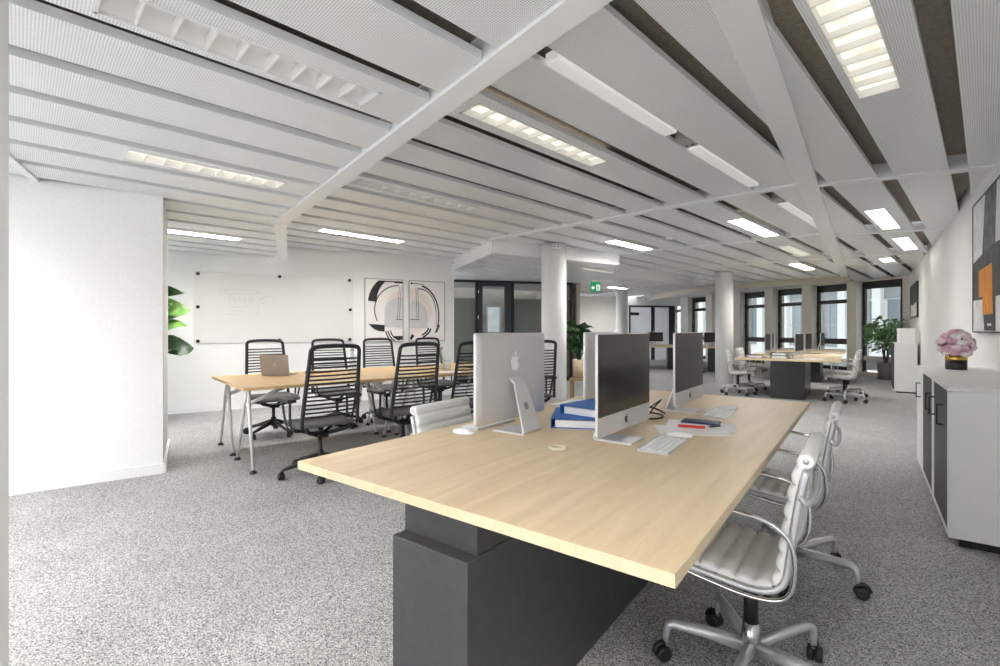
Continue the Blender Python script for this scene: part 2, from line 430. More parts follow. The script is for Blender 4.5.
def strips(mb, conv, z, off, half, prange, trange, th):
    """perforated panels between recessed channels, clipped to one convex ceiling field"""
    a, b = prange
    k0 = math.floor((off-b)/0.46)-1; k1 = math.ceil((off-a)/0.46)+1
    for k in range(k0, k1):
        c0 = off-0.46*(k+1)+half; c1 = off-0.46*k-half
        rs = []; u = trange[0]
        for (lp, t0, t1, hw, lz, lit, lab) in sorted((l for l in LAMPS if abs(l[4]-z) < 0.01 and c0 < l[0] < c1), key=lambda l: l[1]):
            rs += [(c0, c1, u, t0), (c0, lp-hw, t0, t1), (lp+hw, c1, t0, t1)]; u = t1
        rs.append((c0, c1, u, trange[1]))
        for (p0, p1, u0, u1) in rs:
            q = clip(rect(p0, p1, u0, u1), conv)
            if q: mb.prism(q, z, z+th)
def field(name, polys, z, off, half, th=0.035, prange=(-14, 3), trange=(-6, 24)):
    s = MB()
    for c in polys: s.prism(c, z+0.115, z+0.135)
    root = struct(s.build(name, M['soffit']))
    g = MB()
    for c in polys: strips(g, c, z, off, half, prange, trange, th)
    g.build('panels', M['panel'], root)
    return root
Z_A = [[(0.86, -3.5), (0.86, 1.0), (-0.80, 1.47), (-5.05, 2.66), (-5.05, -3.5)],
       [(-5.05, 2.66), (-7.45, 3.99), (-7.72, 3.96), (-8.253, 2.747), (-9.9, -1.0), (-5.05, -1.0)]]
field('ceiling_front', Z_A, HL, -0.10, 0.052, 0.04)
Z_B = [[(-0.43, 1.50), (0.86, 1.14), (0.86, 5.62), (-0.43, 5.33)],
       [(-5.02, 2.80), (-0.43, 1.50), (-0.43, 5.22), (-4.5, 5.64), (-5.02, 5.69)], [(-5.02, 5.69), (-4.5, 5.64), (-4.5, 5.80), (-5.02, 6.1)],
       [(-5.02, 2.80), (-5.02, 6.1), (-6.396, 6.968), (-7.60, 4.22), (-7.45, 4.13)]]
field('ceiling_middle', Z_B, HM, -0.16, 0.057)
Z_C = [[(-0.43, 5.45), (0.86, 5.74), (0.86, 8.76), (-0.43, 8.38)],
       [(-4.6, 5.76), (-0.43, 5.32), (-0.43, 8.14), (-3.6, 8.14)]]
field('ceiling_centre', Z_C, HM, -0.16, 0.057)
Z_D = [[(-0.43, 8.48), (0.86, 8.86), (0.86, 11.24), (-0.43, 11.12)],
       [(-4.6, 10.0), (-3.62, 8.22), (-0.43, 8.22), (-0.43, 11.07), (-4.1, 10.98)]]
field('ceiling_rear', Z_D, HM, -0.20, 0.052)
Z_E = [[(-0.43, 11.22), (0.86, 11.34), (0.86, 16.3), (-0.43, 16.95)],
       [(-0.43, 11.17), (-0.43, 14.95), (-2.1, 15.3), (-4.2, 16.2), (-4.1, 11.08)],
       [(-4.1, 11.08), (-4.2, 16.2), (-6.9, 18.5), (-9.5, 19.5), (-9.5, 13.5)]]
field('ceiling_window', Z_E, HM, -0.28, 0.05)
struct(MB().prism([(-0.43, 14.9), (-2.1, 15.25), (-4.2, 16.2), (-6.9, 18.6), (-9.0, 21.0), (-9, 24), (-2.5, 20.5), (-0.43, 17.4)], HM+0.01, HM+0.14).build('ceiling_soffit', M['beam']))
# lowered ceiling over the corridor, with its white drop
Z_L = [[(-6.58, 7.02), (-4.53, 5.82), (-3.58, 8.17), (-4.42, 9.96), (-7.9, 12.5), (-9.5, 9.2)],
       [(-4.42, 9.96), (-3.76, 12.02), (-7.3, 14.5), (-7.9, 12.5)]]
field('ceiling_corridor', Z_L, 2.43, -0.16, 0.03)
t_ = MB()
for a, b in (((-6.70, 7.13), (-4.506, 5.785)), ((-4.506, 5.785), (-3.54, 8.175)), ((-3.54, 8.175), (-4.39, 9.98)), ((-4.39, 9.98), (-3.72, 12.05)), ((-3.72, 12.05), (-7.3, 14.55))):
    t_.bar(a, b, 0.05, 2.412, 2.72)
struct(t_.build('trim_1', M['beam']))
# beams and cross strips
struct(MB().bar((0.86, 1.075), (-0.775, 1.535), 0.13, 2.40, 2.785).bar((-0.775, 1.535), (-5.03, 2.735), 0.13, 2.40, 2.785).bar((-5.01, 2.715), (-7.55, 4.13), 0.13, 2.40, 2.785).build('trim_2', M['beam']))
struct(MB().box((-0.51, 1.5, 2.585), (-0.352, 15.6, 2.785)).build('trim_3', M['beam']))
struct(MB().bar((-4.52, 5.70), (-0.5, 5.27), 0.10, 2.595, 2.78).bar((-0.36, 5.39), (0.86, 5.68), 0.10, 2.595, 2.78).build('trim_4', M['beam']))
struct(MB().bar((-3.6, 8.18), (-0.5, 8.18), 0.08, 2.602, 2.78).bar((-0.36, 8.44), (0.86, 8.81), 0.05, 2.602, 2.78).build('trim_5', M['beam']))
struct(MB().bar((-4.1, 11.03), (-0.5, 11.12), 0.05, 2.604, 2.78).bar((-0.36, 11.17), (0.86, 11.29), 0.05, 2.604, 2.78).bar((-0.36, 12.75), (0.86, 12.86), 0.02, 2.606, 2.78).build('trim_6', M['beam']))
struct(MB().bar((-4.3, 0.49), (-5.13, 0.815), 0.05, 2.395, 2.5).build('trim_7', M['beam']))
vl = spline([(-0.35, 14.88, 0), (-0.96, 15.08, 0), (-2.1, 15.28, 0), (-3.08, 15.5, 0), (-4.28, 16.3, 0), (-5.8, 17.9, 0), (-7.4, 20.0, 0)], 5)
t_ = MB()
t_.quadgrid([[p+Vector((0, -0.03, z)) for p in vl] for z in (2.455, 2.70)], smooth=False)
t_.quadgrid([[p+Vector((0.02, 0.05, z)) for p in vl] for z in (2.455, 2.70)], smooth=False)
t_.quadgrid([[p+Vector((0, -0.03, 2.455)) for p in vl], [p+Vector((0.02, 0.05, 2.455)) for p in vl]], smooth=False)
struct(t_.build('trim_8', M['valance'], recalc=False))

# round columns
def column(x, y, r, top):
    return MB().lathe([(r, 0), (r, top-0.012)], (x, y, 0), 48)
COLS = (((-3.946, 6.63), 0.197, 2.61), ((-2.66, 12.25), 0.195, 2.61), ((-6.84, 16.1), 0.21, 2.61))

# ------------------------------------------------------------------ lamps
lamp_frames = []
for (p, t0, t1, hw, z, lit, lab) in LAMPS:
    L = t1-t0
    x, y = pt(p, (t0+t1)/2)
    root = empty('ceiling_light', (x, y, z), -R(8), lab, 'lamp', 'recessed louvre lamps in the panelled ceiling')
    fr = MB()
    w = 0.006
    for s in (-1, 1):
        fr.box((s*hw-w, -L/2-w, -0.004), (s*hw+w, L/2+w, 0.08)); fr.box((-hw-w, s*L/2-w, -0.004), (hw+w, s*L/2+w, 0.08))
    fr.build('frame', M['trim'], root)
    em = (M['lamp_far'] if p > -1.4 and t0 > 4 else M['lamp_lit']) if lit else M['reflector']
    d = MB(); n = 9
    if lit:
        d.box((-hw+w, -L/2+w, 0.045), (hw-w, L/2-w, 0.06)); d.build('diffuser', em, root)
    else:
        for i in range(n):   # curved mirror cells
            y0 = -L/2+w+(L-2*w)*i/n; y1 = -L/2+w+(L-2*w)*(i+1)/n
            rows = []
            for k in range(9):
                a = -1+2*k/8
                rows.append([(a*(hw-w), y0, 0.012+0.062*math.sqrt(max(0, 1-a*a))), (a*(hw-w), y1, 0.012+0.062*math.sqrt(max(0, 1-a*a)))])
            d.quadgrid(rows)
        d.build('reflector', em, root)
    for i in range(1, n):
        yy = -L/2+L*i/n
        MB().prism([(-hw+w, yy-0.004), (hw-w, yy-0.004), (hw-w, yy+0.004), (-hw+w, yy+0.004)], 0.0, 0.034 if lit else 0.05).build('louvre_blade', M['blade'], root)

# linear profiles in the channel left of the straight beam
for (t0, t1, lab) in ((1.90, 3.21, 'long white linear light in the ceiling channel, nearest of its line'), (3.58, 4.93, 'white linear light between the first profile and the cross strip'), (5.82, 7.6, 'white linear light beyond the cross strip, running under the straight beam')):
    x, y = pt(-1.54, (t0+t1)/2); L = t1-t0
    root = empty('linear_light', (x, y, 2.606), -R(8), lab, 'lamp', 'linear lights in one ceiling channel')
    MB().box((-0.041, -L/2, 0.0), (0.041, L/2, 0.05), 0.003).build('housing', M['linear'], root)
    g = MB()
    for k in range(-2, 3): g.box((k*0.012-0.0012, -L/2+0.02, -0.0015), (k*0.012+0.0012, L/2-0.02, 0.001))
    g.build('diffuser_ribs', M['beam'], root)
for (t, lab) in ((3.46, 'grey connector box with two dark sockets between two linear lights'), (5.70, 'small grey connector box just behind the cross strip')):
    x, y = pt(-1.54, t)
    root = empty('socket_box', (x, y, 2.615), -R(8), lab, 'socket', 'connector boxes in the ceiling channel')
    MB().box((-0.045, -0.1, 0.0), (0.045, 0.1, 0.06), 0.004).build('case', M['jamb'], root)
    for s in (-1, 1): MB().lathe([(0.012, -0.003), (0.012, 0.01)], (s*0.022, 0.05, 0), 12).build('socket', M['black'], root)
tag(MB().lathe([(0.05, -0.035), (0.06, -0.02), (0.06, 0.0)], (-2.28, 7.12, 2.609), 20).build('smoke_detector', M['trim']), 'round white smoke detector on the ceiling between the two columns', 'smoke detector')

for i, ((x, y), r, top) in enumerate(COLS):
    o = column(x, y, r, top).build('column', M['wall'])
    struct(o)

# ------------------------------------------------------------------ window facade
FA = Vector((0.9, 16.0)); FD = Vector((-0.815, 0.58)).normalized(); FN = Vector((0.58, 0.815)).normalized()   # FN points outdoors
FR = math.atan2(FD.y, FD.x)
def fw(t, off=0.0):
    p = FA+FD*t+FN*off; return (p.x, p.y)
WT = [0.06, 1.49, 2.90, 4.30, 5.70, 7.10, 8.45]
WW = [1.17, 1.10, 1.08, 1.08, 1.08, 1.06, 1.0]
pl = MB()
edges = [-0.25]
for a, w in zip(WT, WW): edges += [a, a+w]
edges.append(9.9)
for i in range(0, len(edges), 2):
    a, b = edges[i], edges[i+1]
    pl.prism([fw(a, -0.20), fw(b, -0.20), fw(b, 0.30), fw(a, 0.30)], 0, 2.78)
for a, w in zip(WT, WW):
    pl.prism([fw(a, 0.0), fw(a+w, 0.0), fw(a+w, 0.30), fw(a, 0.30)], 0, 0.10)
    pl.prism([fw(a, 0.0), fw(a+w, 0.0), fw(a+w, 0.30), fw(a, 0.30)], 2.575, 2.78)
struct(pl.build('wall_window', M['cream']))
for i, (a, w) in enumerate(zip(WT, WW)):
    root = empty('window_%d' % (i+1), (*fw(a, 0.04), 0), FR)
    struct(root)
    f = MB()
    # local: x along the facade, y = outdoors (negative local y after rotation), z up
    o0, o1 = -0.07, 0.0
    f.box((0, o0, 0.10), (0.075, o1, 2.575)); f.box((w-0.075, o0, 0.10), (w, o1, 2.575))
    if i == 0: f.box((0.075, o0, 0.10), (0.20, o1, 2.575))
    f.box((0, o0, 2.375), (w, o1, 2.575)); f.box((0, o0+0.01, 2.02), (w, o1-0.01, 2.13)) if i else None
    if i: f.box((0, o0, 0.84), (w, o1, 1.0))
    f.box((0, o0, 0.10), (w, o1, 0.20)) if i else f.box((0, o0, 0.10), (0.22, o1, 0.20))
    f.build('window_frame', M['window_frame'], root)
    MB().box((0.05, -0.045, 0.15), (w-0.05, -0.037, 2.45)).build('pane', M['glass'], root)
    MB().box((w-0.05, 0.0, 1.35), (w-0.03, 0.045, 1.47), 0.004).build('window_handle', M['black_plastic'], root)
    if i == 0:
        MB().box((0.1, -0.05, 0.42), (w-0.075, 0.06, 0.54)).build('sill', M['trim'], root)
        MB().box((0.16, -0.05, 0.16), (w-0.1, 0.0, 0.42), 0.006).build('radiator', M['trim'], root)
# building across the courtyard
bx, by = fw(0, 11.0)
bld = empty('building', (bx, by, 0), FR, 'white office building with large grey windows seen across the courtyard', 'building')
MB().box((-14, -1.0, -4), (22, -0.3, 9)).build('wall', M['facade_white'], bld)
MB().box((-14, -0.31, 2.78), (22, -0.2, 3.35)).build('cornice', M['facade_grey'], bld)
MB().box((-14, -0.31, 0.35), (22, -0.2, 0.75)).build('ledge', M['facade_grey'], bld)
MB().box((-4.6, -0.3, 0.9), (-2.2, -0.12, 6)).build('red_panel', M['facade_red'], bld)['label'] = 'pinkish red wall panel'
for k in range(-8, 12):
    x0 = k*1.75
    wn = MB().box((x0, -0.3, 0.75), (x0+1.1, -0.26, 2.7)).build('window', M['facade_glass'], bld)
    MB().box((x0-0.02, -0.3, 1.5), (x0+1.12, -0.2, 1.56)).box((x0+0.52, -0.3, 0.75), (x0+0.58, -0.2, 2.7)).build('window_frame', M['facade_grey'], wn)
    wn = MB().box((x0, -0.3, 3.5), (x0+1.1, -0.26, 5.4)).build('window', M['facade_glass'], bld)
    MB().box((x0-0.02, -0.3, 4.2), (x0+1.12, -0.2, 4.26)).build('window_frame', M['facade_grey'], wn)
    MB().box((x0+1.22, -0.3, -4), (x0+1.62, 0.05, 9)).build('pilaster', M['facade_white'], bld)

# ------------------------------------------------------------------ glass partition of the corridor
PA = Vector((-7.678, 8.373)); PD = Vector((1.358, 1.717)).normalized()
PR = math.atan2(PD.y, PD.x)
part = struct(empty('wall_glass', (PA.x, PA.y, 0), PR))
f = MB()
f.box((-1.6, -0.04, 2.375), (2.95, 0.04, 2.425)); f.box((-1.6, -0.04, 0), (2.95, 0.04, 0.08))
for a, b in ((-0.82, -0.76), (0.50, 0.57), (1.36, 1.44), (2.90, 2.95)): f.box((a, -0.05, 0), (b, 0.05, 2.42))
f.build('frame', M['black'], part)
g = MB()
for a, b in ((-0.76, 0.50), (1.44, 2.90)):
    g.box((a, -0.006, 0.08), (b, 0.006, 2.375))
g.build('pane', M['glass'], part)
g = MB()
for a, b in ((-0.76, 0.50), (1.44, 2.90)):
    g.box((a, 0.008, 0.08), (b, 0.014, 2.0))
g.build('frosted_band', M['frost_grey'], part)
door = struct(empty('door_1', (PA.x, PA.y, 0), PR))
f = MB()
f.box((0.575, -0.045, 0.02), (0.67, 0.045, 2.37)); f.box((1.22, -0.045, 0.02), (1.355, 0.045, 2.37))
f.box((0.67, -0.045, 2.29), (1.22, 0.045, 2.37)); f.box((0.67, -0.045, 0.02), (1.22, 0.045, 0.14))
f.build('door_frame', M['frame_blue'], door)
MB().box((0.67, -0.006, 0.14), (1.22, 0.006, 2.29)).build('pane', M['glass'], door)
h = MB()
for z in (0.3, 1.55, 2.15): h.lathe([(0.014, z-0.05), (0.014, z+0.05)], (0.565, -0.06, 0), 10)
h.build('hinge', M['alu'], door)
MB().box((1.25, -0.075, 1.0), (1.28, -0.045, 1.2), 0.005).build('door_handle', M['alu'], door)
# room behind the partition, with its own window
def pw(t, off):
    n = Vector((-PD.y, PD.x)); p = PA+PD*t+n*off; return (p.x, p.y)
t_ = MB()
t_.prism([pw(-2.6, 3.2), pw(1.50, 3.2), pw(1.50, 3.35), pw(-2.6, 3.35)], 0, 2.78)
t_.prism([pw(1.98, 3.2), pw(3.2, 3.2), pw(3.2, 3.35), pw(1.98, 3.35)], 0, 2.78)
t_.prism([pw(1.50, 3.2), pw(1.98, 3.2), pw(1.98, 3.35), pw(1.50, 3.35)], 0, 1.15)
t_.prism([pw(1.50, 3.2), pw(1.98, 3.2), pw(1.98, 3.35), pw(1.50, 3.35)], 2.0, 2.78)
t_.prism([pw(3.1, 0.06), pw(3.2, 0.06), pw(3.2, 3.2), pw(3.1, 3.2)], 0, 2.78)
struct(t_.build('wall_office', M['taupe']))
w8 = struct(empty('window_8', (*pw(1.50, 3.22), 0), PR))
MB().box((0, 0, 1.15), (0.05, 0.08, 2.0)).box((0.43, 0, 1.15), (0.48, 0.08, 2.0)).box((0, 0, 1.95), (0.48, 0.08, 2.0)).box((0, 0, 1.15), (0.48, 0.08, 1.2)).build('window_frame', M['trim'], w8)
MB().box((0.05, 0.03, 1.2), (0.43, 0.04, 1.95)).build('pane', M['glass'], w8)

# walls at the far end
struct(MB().prism([pw(2.98, 0.0), pw(2.98, 0.15), (-7.148, 13.5), (-7.148, 13.402)], 0, 2.7).build('wall_corridor', M['taupe']))
struct(MB().prism([(-7.148, 13.402), (-6.183, 14.132), (-7.0, 15.3), (-8.0, 14.6)], 0, 2.30).build('wall_core', M['wall']))
struct(MB().box((-6.16, 20.6, 0), (-5.9, 21.2, 2.78)).prism([(-8.6, 18.19), (-6.1, 21.29), (-6.25, 21.4), (-8.75, 18.3)], 2.27, 2.78).prism([(-9.5, 17.07), (-7.84, 19.13), (-7.99, 19.24), (-9.65, 17.2)], 0, 2.78).build('wall_far', M['wall']))
EA = Vector((-7.816, 19.167)); ED = Vector((1.292, 1.605)).normalized(); ER = math.atan2(ED.y, ED.x)
d2 = struct(empty('door_2', (EA.x, EA.y, 0), ER))
f = MB()
f.box((0, -0.04, 2.2), (2.1, 0.04, 2.27)); f.box((0, -0.04, 0), (0.05, 0.04, 2.27)); f.box((1.02, -0.04, 0), (1.17, 0.04, 2.27)); f.box((1.86, -0.04, 0), (2.1, 0.04, 2.27))
f.box((0.05, -0.03, 1.86), (0.45, 0.02, 1.98))
f.build('door_frame', M['window_frame'], d2)
MB().box((0.05, -0.008, 0.05), (1.02, 0.008, 2.2)).box((1.17, -0.008, 0.05), (1.86, 0.008, 2.2)).build('pane', M['frost_white'], d2)
MB().box((1.08, -0.07, 1.05), (1.11, -0.04, 1.25), 0.004).build('door_handle', M['alu'], d2)
struct(MB().prism([(-10.5, 20.5), (-8.0, 23.6), (-8.15, 23.7), (-10.65, 20.6)], 0, 2.78).build('wall_lobby', M['wall']))

# ------------------------------------------------------------------ executive chair (white ribbed sling)
def exec_chair():
    root = empty('office_chair', (0,0,0), 0, 'x', 'chair')
    prof = [Vector((p[0], 0, p[1])) for p in ((0.262,0.385),(0.285,0.415),(0.272,0.447),(0.22,0.458),(0.10,0.448),(-0.02,0.437),(-0.085,0.445),(-0.118,0.475),(-0.130,0.54),(-0.142,0.64),(-0.157,0.74),(-0.175,0.825),(-0.182,0.85))]
    sm = spline(prof, 14)
    L = [0.0]
    for a, b in zip(sm, sm[1:]): L.append(L[-1]+(b-a).length)
    def at(s):
        s = max(0, min(L[-1], s))
        for i in range(len(L)-1):
            if s <= L[i+1]:
                t = (s-L[i])/max(1e-9, L[i+1]-L[i]); d = (sm[i+1]-sm[i]).normalized()
                return sm[i].lerp(sm[i+1], t), Vector((d.z, 0, -d.x))*(-1)
        return sm[-1], Vector((0,0,1))
    tot = L[-1]
    split = tot*0.52
    def sling(name, s0, s1, W=0.213):
        mb = MB(); n = int((s1-s0)/0.0065); top = []; bot = []
        ys = [-1, -0.985, -0.94, -0.5, 0, 0.5, 0.94, 0.985, 1]; hs = [0.15, 0.6, 1, 1, 1, 1, 1, 0.6, 0.15]
        for i in range(n+1):
            s = s0+(s1-s0)*i/n; p, nr = at(s)
            if nr.x*0.4+nr.z < 0 and s > tot*0.2: nr = -nr
            rib = abs(math.sin(PI*s/0.056))**0.42
            th = 0.004+0.019*rib
            if i in (0, n): th *= 0.3
            top.append([p+nr*th*h+Vector((0, y*W, 0)) for y, h in zip(ys, hs)])
            bot.append([p-nr*(th*0.55)*h+Vector((0, y*W, 0)) for y, h in zip(ys, hs)])
        rows = [t+list(reversed(b)) for t, b in zip(top, bot)]
        V = mb.quadgrid(rows, close=True)
        mb.f(V[0]); mb.f(list(reversed(V[-1])))
        return mb
    sling('seat', 0, split).build('seat', M['white_leather'], root)
    b = sling('backrest', split+0.004, tot)
    b.lathe([(0.019, -0.216), (0.023, -0.208), (0.023, 0.208), (0.019, 0.216)], (-0.186, 0, 0.853), 16, 'y')
    bk = b.build('backrest', M['white_leather'], root)
    for s in (-1, 1):
        MB().lathe([(0.008, 0.0), (0.008, 0.003), (0.003, 0.004)], (-0.186, s*0.2155 if s > 0 else -0.2195, 0.853), 12, 'y').build('roll_cap', M['alu'], bk)
    for s in (-1, 1):
        path = [at(tot*k/40)[0]-(lambda q: q if q.x*0.4+q.z > 0 else -q)(at(tot*k/40)[1])*0.012+Vector((0, s*0.219, 0)) for k in range(2, 40)]
        MB().tube(path, 0.0105, 8, flat=0.8, up=(0, 1, 0)).build('side_rail', M['alu_satin'], root)
        arm = spline([(0.17, s*0.222, 0.432), (0.185, s*0.235, 0.47), (0.188, s*0.248, 0.60), (0.172, s*0.252, 0.662), (0.12, s*0.254, 0.678), (-0.02, s*0.252, 0.672), (-0.10, s*0.250, 0.655), (-0.148, s*0.247, 0.61), (-0.160, s*0.243, 0.53), (-0.148, s*0.238, 0.455), (-0.105, s*0.234, 0.416), (0.0, s*0.23, 0.408), (0.17, s*0.222, 0.428), (0.24, s*0.218, 0.44)], 6)
        MB().tube(arm, 0.0075, 8).build('armrest', M['chrome'], root)
    brace = spline([(-0.168, -0.222, 0.745), (-0.192, -0.205, 0.728), (-0.20, 0, 0.715), (-0.192, 0.205, 0.728), (-0.168, 0.222, 0.745)], 6)
    MB().tube(brace, 0.013, 8, flat=0.6, up=(1, 0, 0)).build('back_brace', M['alu_satin'], root)
    m = MB().box((-0.10, -0.045, 0.375), (0.11, 0.045, 0.42), 0.008)
    m.tube([(0.09, -0.2, 0.415), (0.09, 0, 0.395), (0.09, 0.2, 0.415)], 0.011, 8).tube([(-0.08, -0.2, 0.41), (-0.08, 0, 0.395), (-0.08, 0.2, 0.41)], 0.011, 8)
    m.tube([(0.05, -0.03, 0.385), (0.06, -0.13, 0.375)], 0.009, 8).lathe([(0.016, -0.15), (0.016, -0.12)], (0.06, 0, 0.375), 10, 'y')
    m.build('tilt_mechanism', M['black_plastic'], root)
    MB().lathe([(0.024, 0.20), (0.024, 0.38)], (0,0,0), 16).build('gas_spring_cover', M['black_plastic'], root)
    MB().lathe([(0.028, 0.075), (0.032, 0.09), (0.032, 0.15), (0.027, 0.205)], (0,0,0), 16).build('hub', M['alu'], root)
    for k in range(5):
        a = 2*PI*k/5+BASE_TURN; c, s = math.cos(a), math.sin(a)
        lg = MB(); rr = 0.285
        pts = [(0.02, 0.115), (0.15, 0.135), (0.262, 0.142), (0.282, 0.132), (0.288, 0.10), (0.29, 0.055)]
        lg.tube([(x*c, x*s, z) for x, z in pts], [0.026, 0.022, 0.018, 0.016, 0.013, 0.010], 8, flat=0.8)
        leg = lg.build('leg', M['alu_satin'], root)
        caster(leg, 0.292*c, 0.292*s, a+0.6)
    return root
BASE_TURN = 0.30
def caster(parent, x, y, a):
    w = MB(); d = Vector((math.cos(a), math.sin(a), 0)); n = Vector((-d.y, d.x, 0))
    off = Vector((x, y, 0.029))+d*0.012
    for s in (-1, 1):
        w.M = Matrix.Translation(off+n*s*0.0135) @ Matrix.Rotation(math.atan2(n.y, n.x), 4, 'Z')
        w.lathe([(0.02, -0.0115), (0.0285, -0.008), (0.0285, 0.008), (0.02, 0.0115)], (0, 0, 0), 14, 'x')
    w.M = Matrix.Identity(4)
    hood = spline([off+d*0.034+Vector((0,0,0.005)), off+d*0.024+Vector((0,0,0.028)), off+Vector((0,0,0.036)), off-d*0.02+Vector((0,0,0.028))], 3)
    w.tube(hood, 0.011, 6)
    return w.build('caster', M['black_plastic'], parent)

EX = exec_chair(); EXU = []
GX = 'white ribbed office chairs along the front desk'
place(EX, EXU, (-0.33, 1.93, 0), PI, 'white ribbed office chair nearest the viewer on the right of the front desk', GX)
place(EX, EXU, (-0.305, 2.90, 0), PI, 'second white ribbed office chair on the right of the front desk, behind the nearest one', GX)
place(EX, EXU, (-1.60, 1.86, 0), R(3), 'white ribbed office chair left of the front desk, only its backrest showing above the tabletop', GX)
GX2 = 'white ribbed office chairs along the rear desks'
place(EX, EXU, (-0.30, 10.35, 0), PI+0.06, 'white ribbed office chair right of the second desk, nearer of the pair', GX2)
place(EX, EXU, (-0.28, 11.35, 0), PI-0.1, 'white ribbed office chair right of the second desk, farther of the pair', GX2)
place(EX, EXU, (-1.98, 10.25, 0), 0.1, 'white ribbed office chair left of the second desk, nearer one by the column', GX2)
place(EX, EXU, (-1.95, 11.2, 0), -0.05, 'white ribbed office chair left of the second desk, farther one by the column', GX2)

# ------------------------------------------------------------------ slatted meeting chair
def slat_chair():
    root = empty('meeting_chair', (0,0,0), 0, 'x', 'chair')
    # frame of the backrest: x = back, leaning
    def bx_(z): return -0.205-0.10*((z-0.46)/0.62)**1.15 if z > 0.46 else -0.205
    def hw(z): t = (z-0.46)/0.63; return 0.245-0.036*t
    loop = []
    for z in (0.44, 0.50, 0.60, 0.72, 0.84, 0.95, 1.03): loop.append((bx_(z), hw(z), z))
    top = [(bx_(1.09), hw(1.09)-0.004, 1.09), (bx_(1.11)-0.004, hw(1.11)-0.05, 1.113), (bx_(1.115)-0.018, 0, 1.12)]
    side = [Vector(p) for p in loop+top]
    full = side+[Vector((p.x, -p.y, p.z)) for p in reversed(side[:-1])]
    MB().tube(spline(full, 4), 0.018, 8, flat=0.8, up=(1, 0, 0)).build('backrest_frame', M['dark_plastic'], root)
    sl = MB()
    for k in range(15):
        z = 0.535+k*0.034
        w = hw(z)-0.006; x = bx_(z)+0.004
        pts = [(x-0.030*(1-(yy/w)**2), yy, z) for yy in [w*(-1+j/4) for j in range(9)]]
        sl.tube(pts, 0.0085, 6, flat=0.55, up=(1, 0, 0))
    sl.build('backrest_slats', M['slat'], root)
    st = MB()
    n = 10
    rows_t = []; rows_b = []
    for i in range(n+1):
        x = -0.235+0.49*i/n; e = 1-abs(2*i/n-1)**6
        zc = 0.452-0.05*max(0, (x-0.17)/0.09)**2*0.5+0.012*max(0, (-x-0.10)/0.12)
        W = 0.25-0.03*abs(2*i/n-1)**4
        ys = [-1, -0.97, -0.85, -0.4, 0, 0.4, 0.85, 0.97, 1]; h = [0, .6, 1, .85, .8, .85, 1, .6, 0]
        rows_t.append([(x, y*W, zc-0.005+0.026*q*max(.25, e)) for y, q in zip(ys, h)])
        rows_b.append([(x, y*W, zc-0.008-0.024*q*max(.25, e)) for y, q in zip(ys, h)])
    V = st.quadgrid([a+list(reversed(b)) for a, b in zip(rows_t, rows_b)], close=True)
    st.f(V[0]); st.f(list(reversed(V[-1])))
    st.build('seat', M['seat_fabric'], root)
    y_ = MB()
    for s in (-1, 1):
        y_.tube(spline([(-0.2, s*0.20, 0.455), (-0.15, s*0.17, 0.40), (-0.05, s*0.07, 0.355), (0, 0, 0.345)], 5), 0.016, 8)
        y_.tube(spline([(0.16, s*0.20, 0.43), (0.11, s*0.16, 0.385), (0.04, s*0.06, 0.35), (0, 0, 0.345)], 5), 0.015, 8)
    y_.box((-0.07, -0.05, 0.32), (0.07, 0.05, 0.36), 0.008)
    y_.build('seat_support', M['black_plastic'], root)
    for s in (-1, 1):
        ar = MB()
        for e in (-1, 1):
            ar.tube(spline([(e*0.03, s*0.15, 0.39), (e*0.035, s*0.24, 0.40), (e*0.05, s*0.275, 0.47), (e*0.085, s*0.292, 0.655)], 5), [0.010]*5+[0.012]*5+[0.017]*5+[0.026], 8, flat=0.5, up=(0, 1, 0))
        arm = ar.build('armrest', M['black_plastic'], root)
        MB().box((-0.13, s*0.292-0.04, 0.652), (0.12, s*0.292+0.04, 0.682), 0.009, 2).build('arm_pad', M['dark_plastic'], arm)
    MB().lathe([(0.03, 0.10), (0.03, 0.2), (0.024, 0.205), (0.018, 0.21), (0.018, 0.33)], (0,0,0), 16).build('column', M['black_plastic'], root)
    for k in range(5):
        a = 2*PI*k/5+0.2; c, s = math.cos(a), math.sin(a)
        pts = [(0.02, 0.155), (0.14, 0.12), (0.26, 0.088), (0.30, 0.078), (0.312, 0.055)]
        leg = MB().tube([(x*c, x*s, z) for x, z in pts], [0.03, 0.025, 0.018, 0.014, 0.01], 8, flat=0.8).build('leg', M['dark_plastic'], root)
        caster(leg, 0.315*c, 0.315*s, a+1.0)
    return root
T1 = Vector((-4.255, 1.98)); TS = Vector((-0.976, 0.218)); TL = Vector((0.218, 0.976))
def tb(al, ac): p = T1+TL*al+TS*ac; return (p.x, p.y)
TRZ = math.atan2(TS.y, TS.x)
SLC = slat_chair(); SLU = []
GN = 'black slatted chairs on the near side of the meeting tables'
GF = 'black slatted chairs on the wall side of the meeting tables'
near_l = ('black slatted meeting chair with its back to the viewer, leftmost of the near row', 'black slatted meeting chair with its back to the viewer, second in the near row', 'black slatted meeting chair half hidden by the silver computer, third of the near row', 'black slatted meeting chair seen in front of the round column, right of the silver computer')
for i, (al, ac, dr) in enumerate(((0.53, -0.34, 0.07), (1.36, -0.31, 0.03), (2.06, -0.31, -0.05), (3.08, -0.30, -0.30))):
    place(SLC, SLU, (*tb(al, ac), 0), TRZ+dr, near_l[i], GN)
far_l = ('black slatted meeting chair below the whiteboard, behind the open laptop', 'black slatted meeting chair below the right end of the whiteboard', 'black slatted meeting chair below the left abstract print', 'black slatted meeting chair below the right abstract print')
for i, (al, ac, dr) in enumerate(((0.68, 1.62, 0.05), (1.46, 1.62, 0.0), (2.17, 1.62, -0.05), (3.04, 1.62, 0.05))):
    place(SLC, SLU, (*tb(al, ac), 0), TRZ+PI+dr, far_l[i], GF)

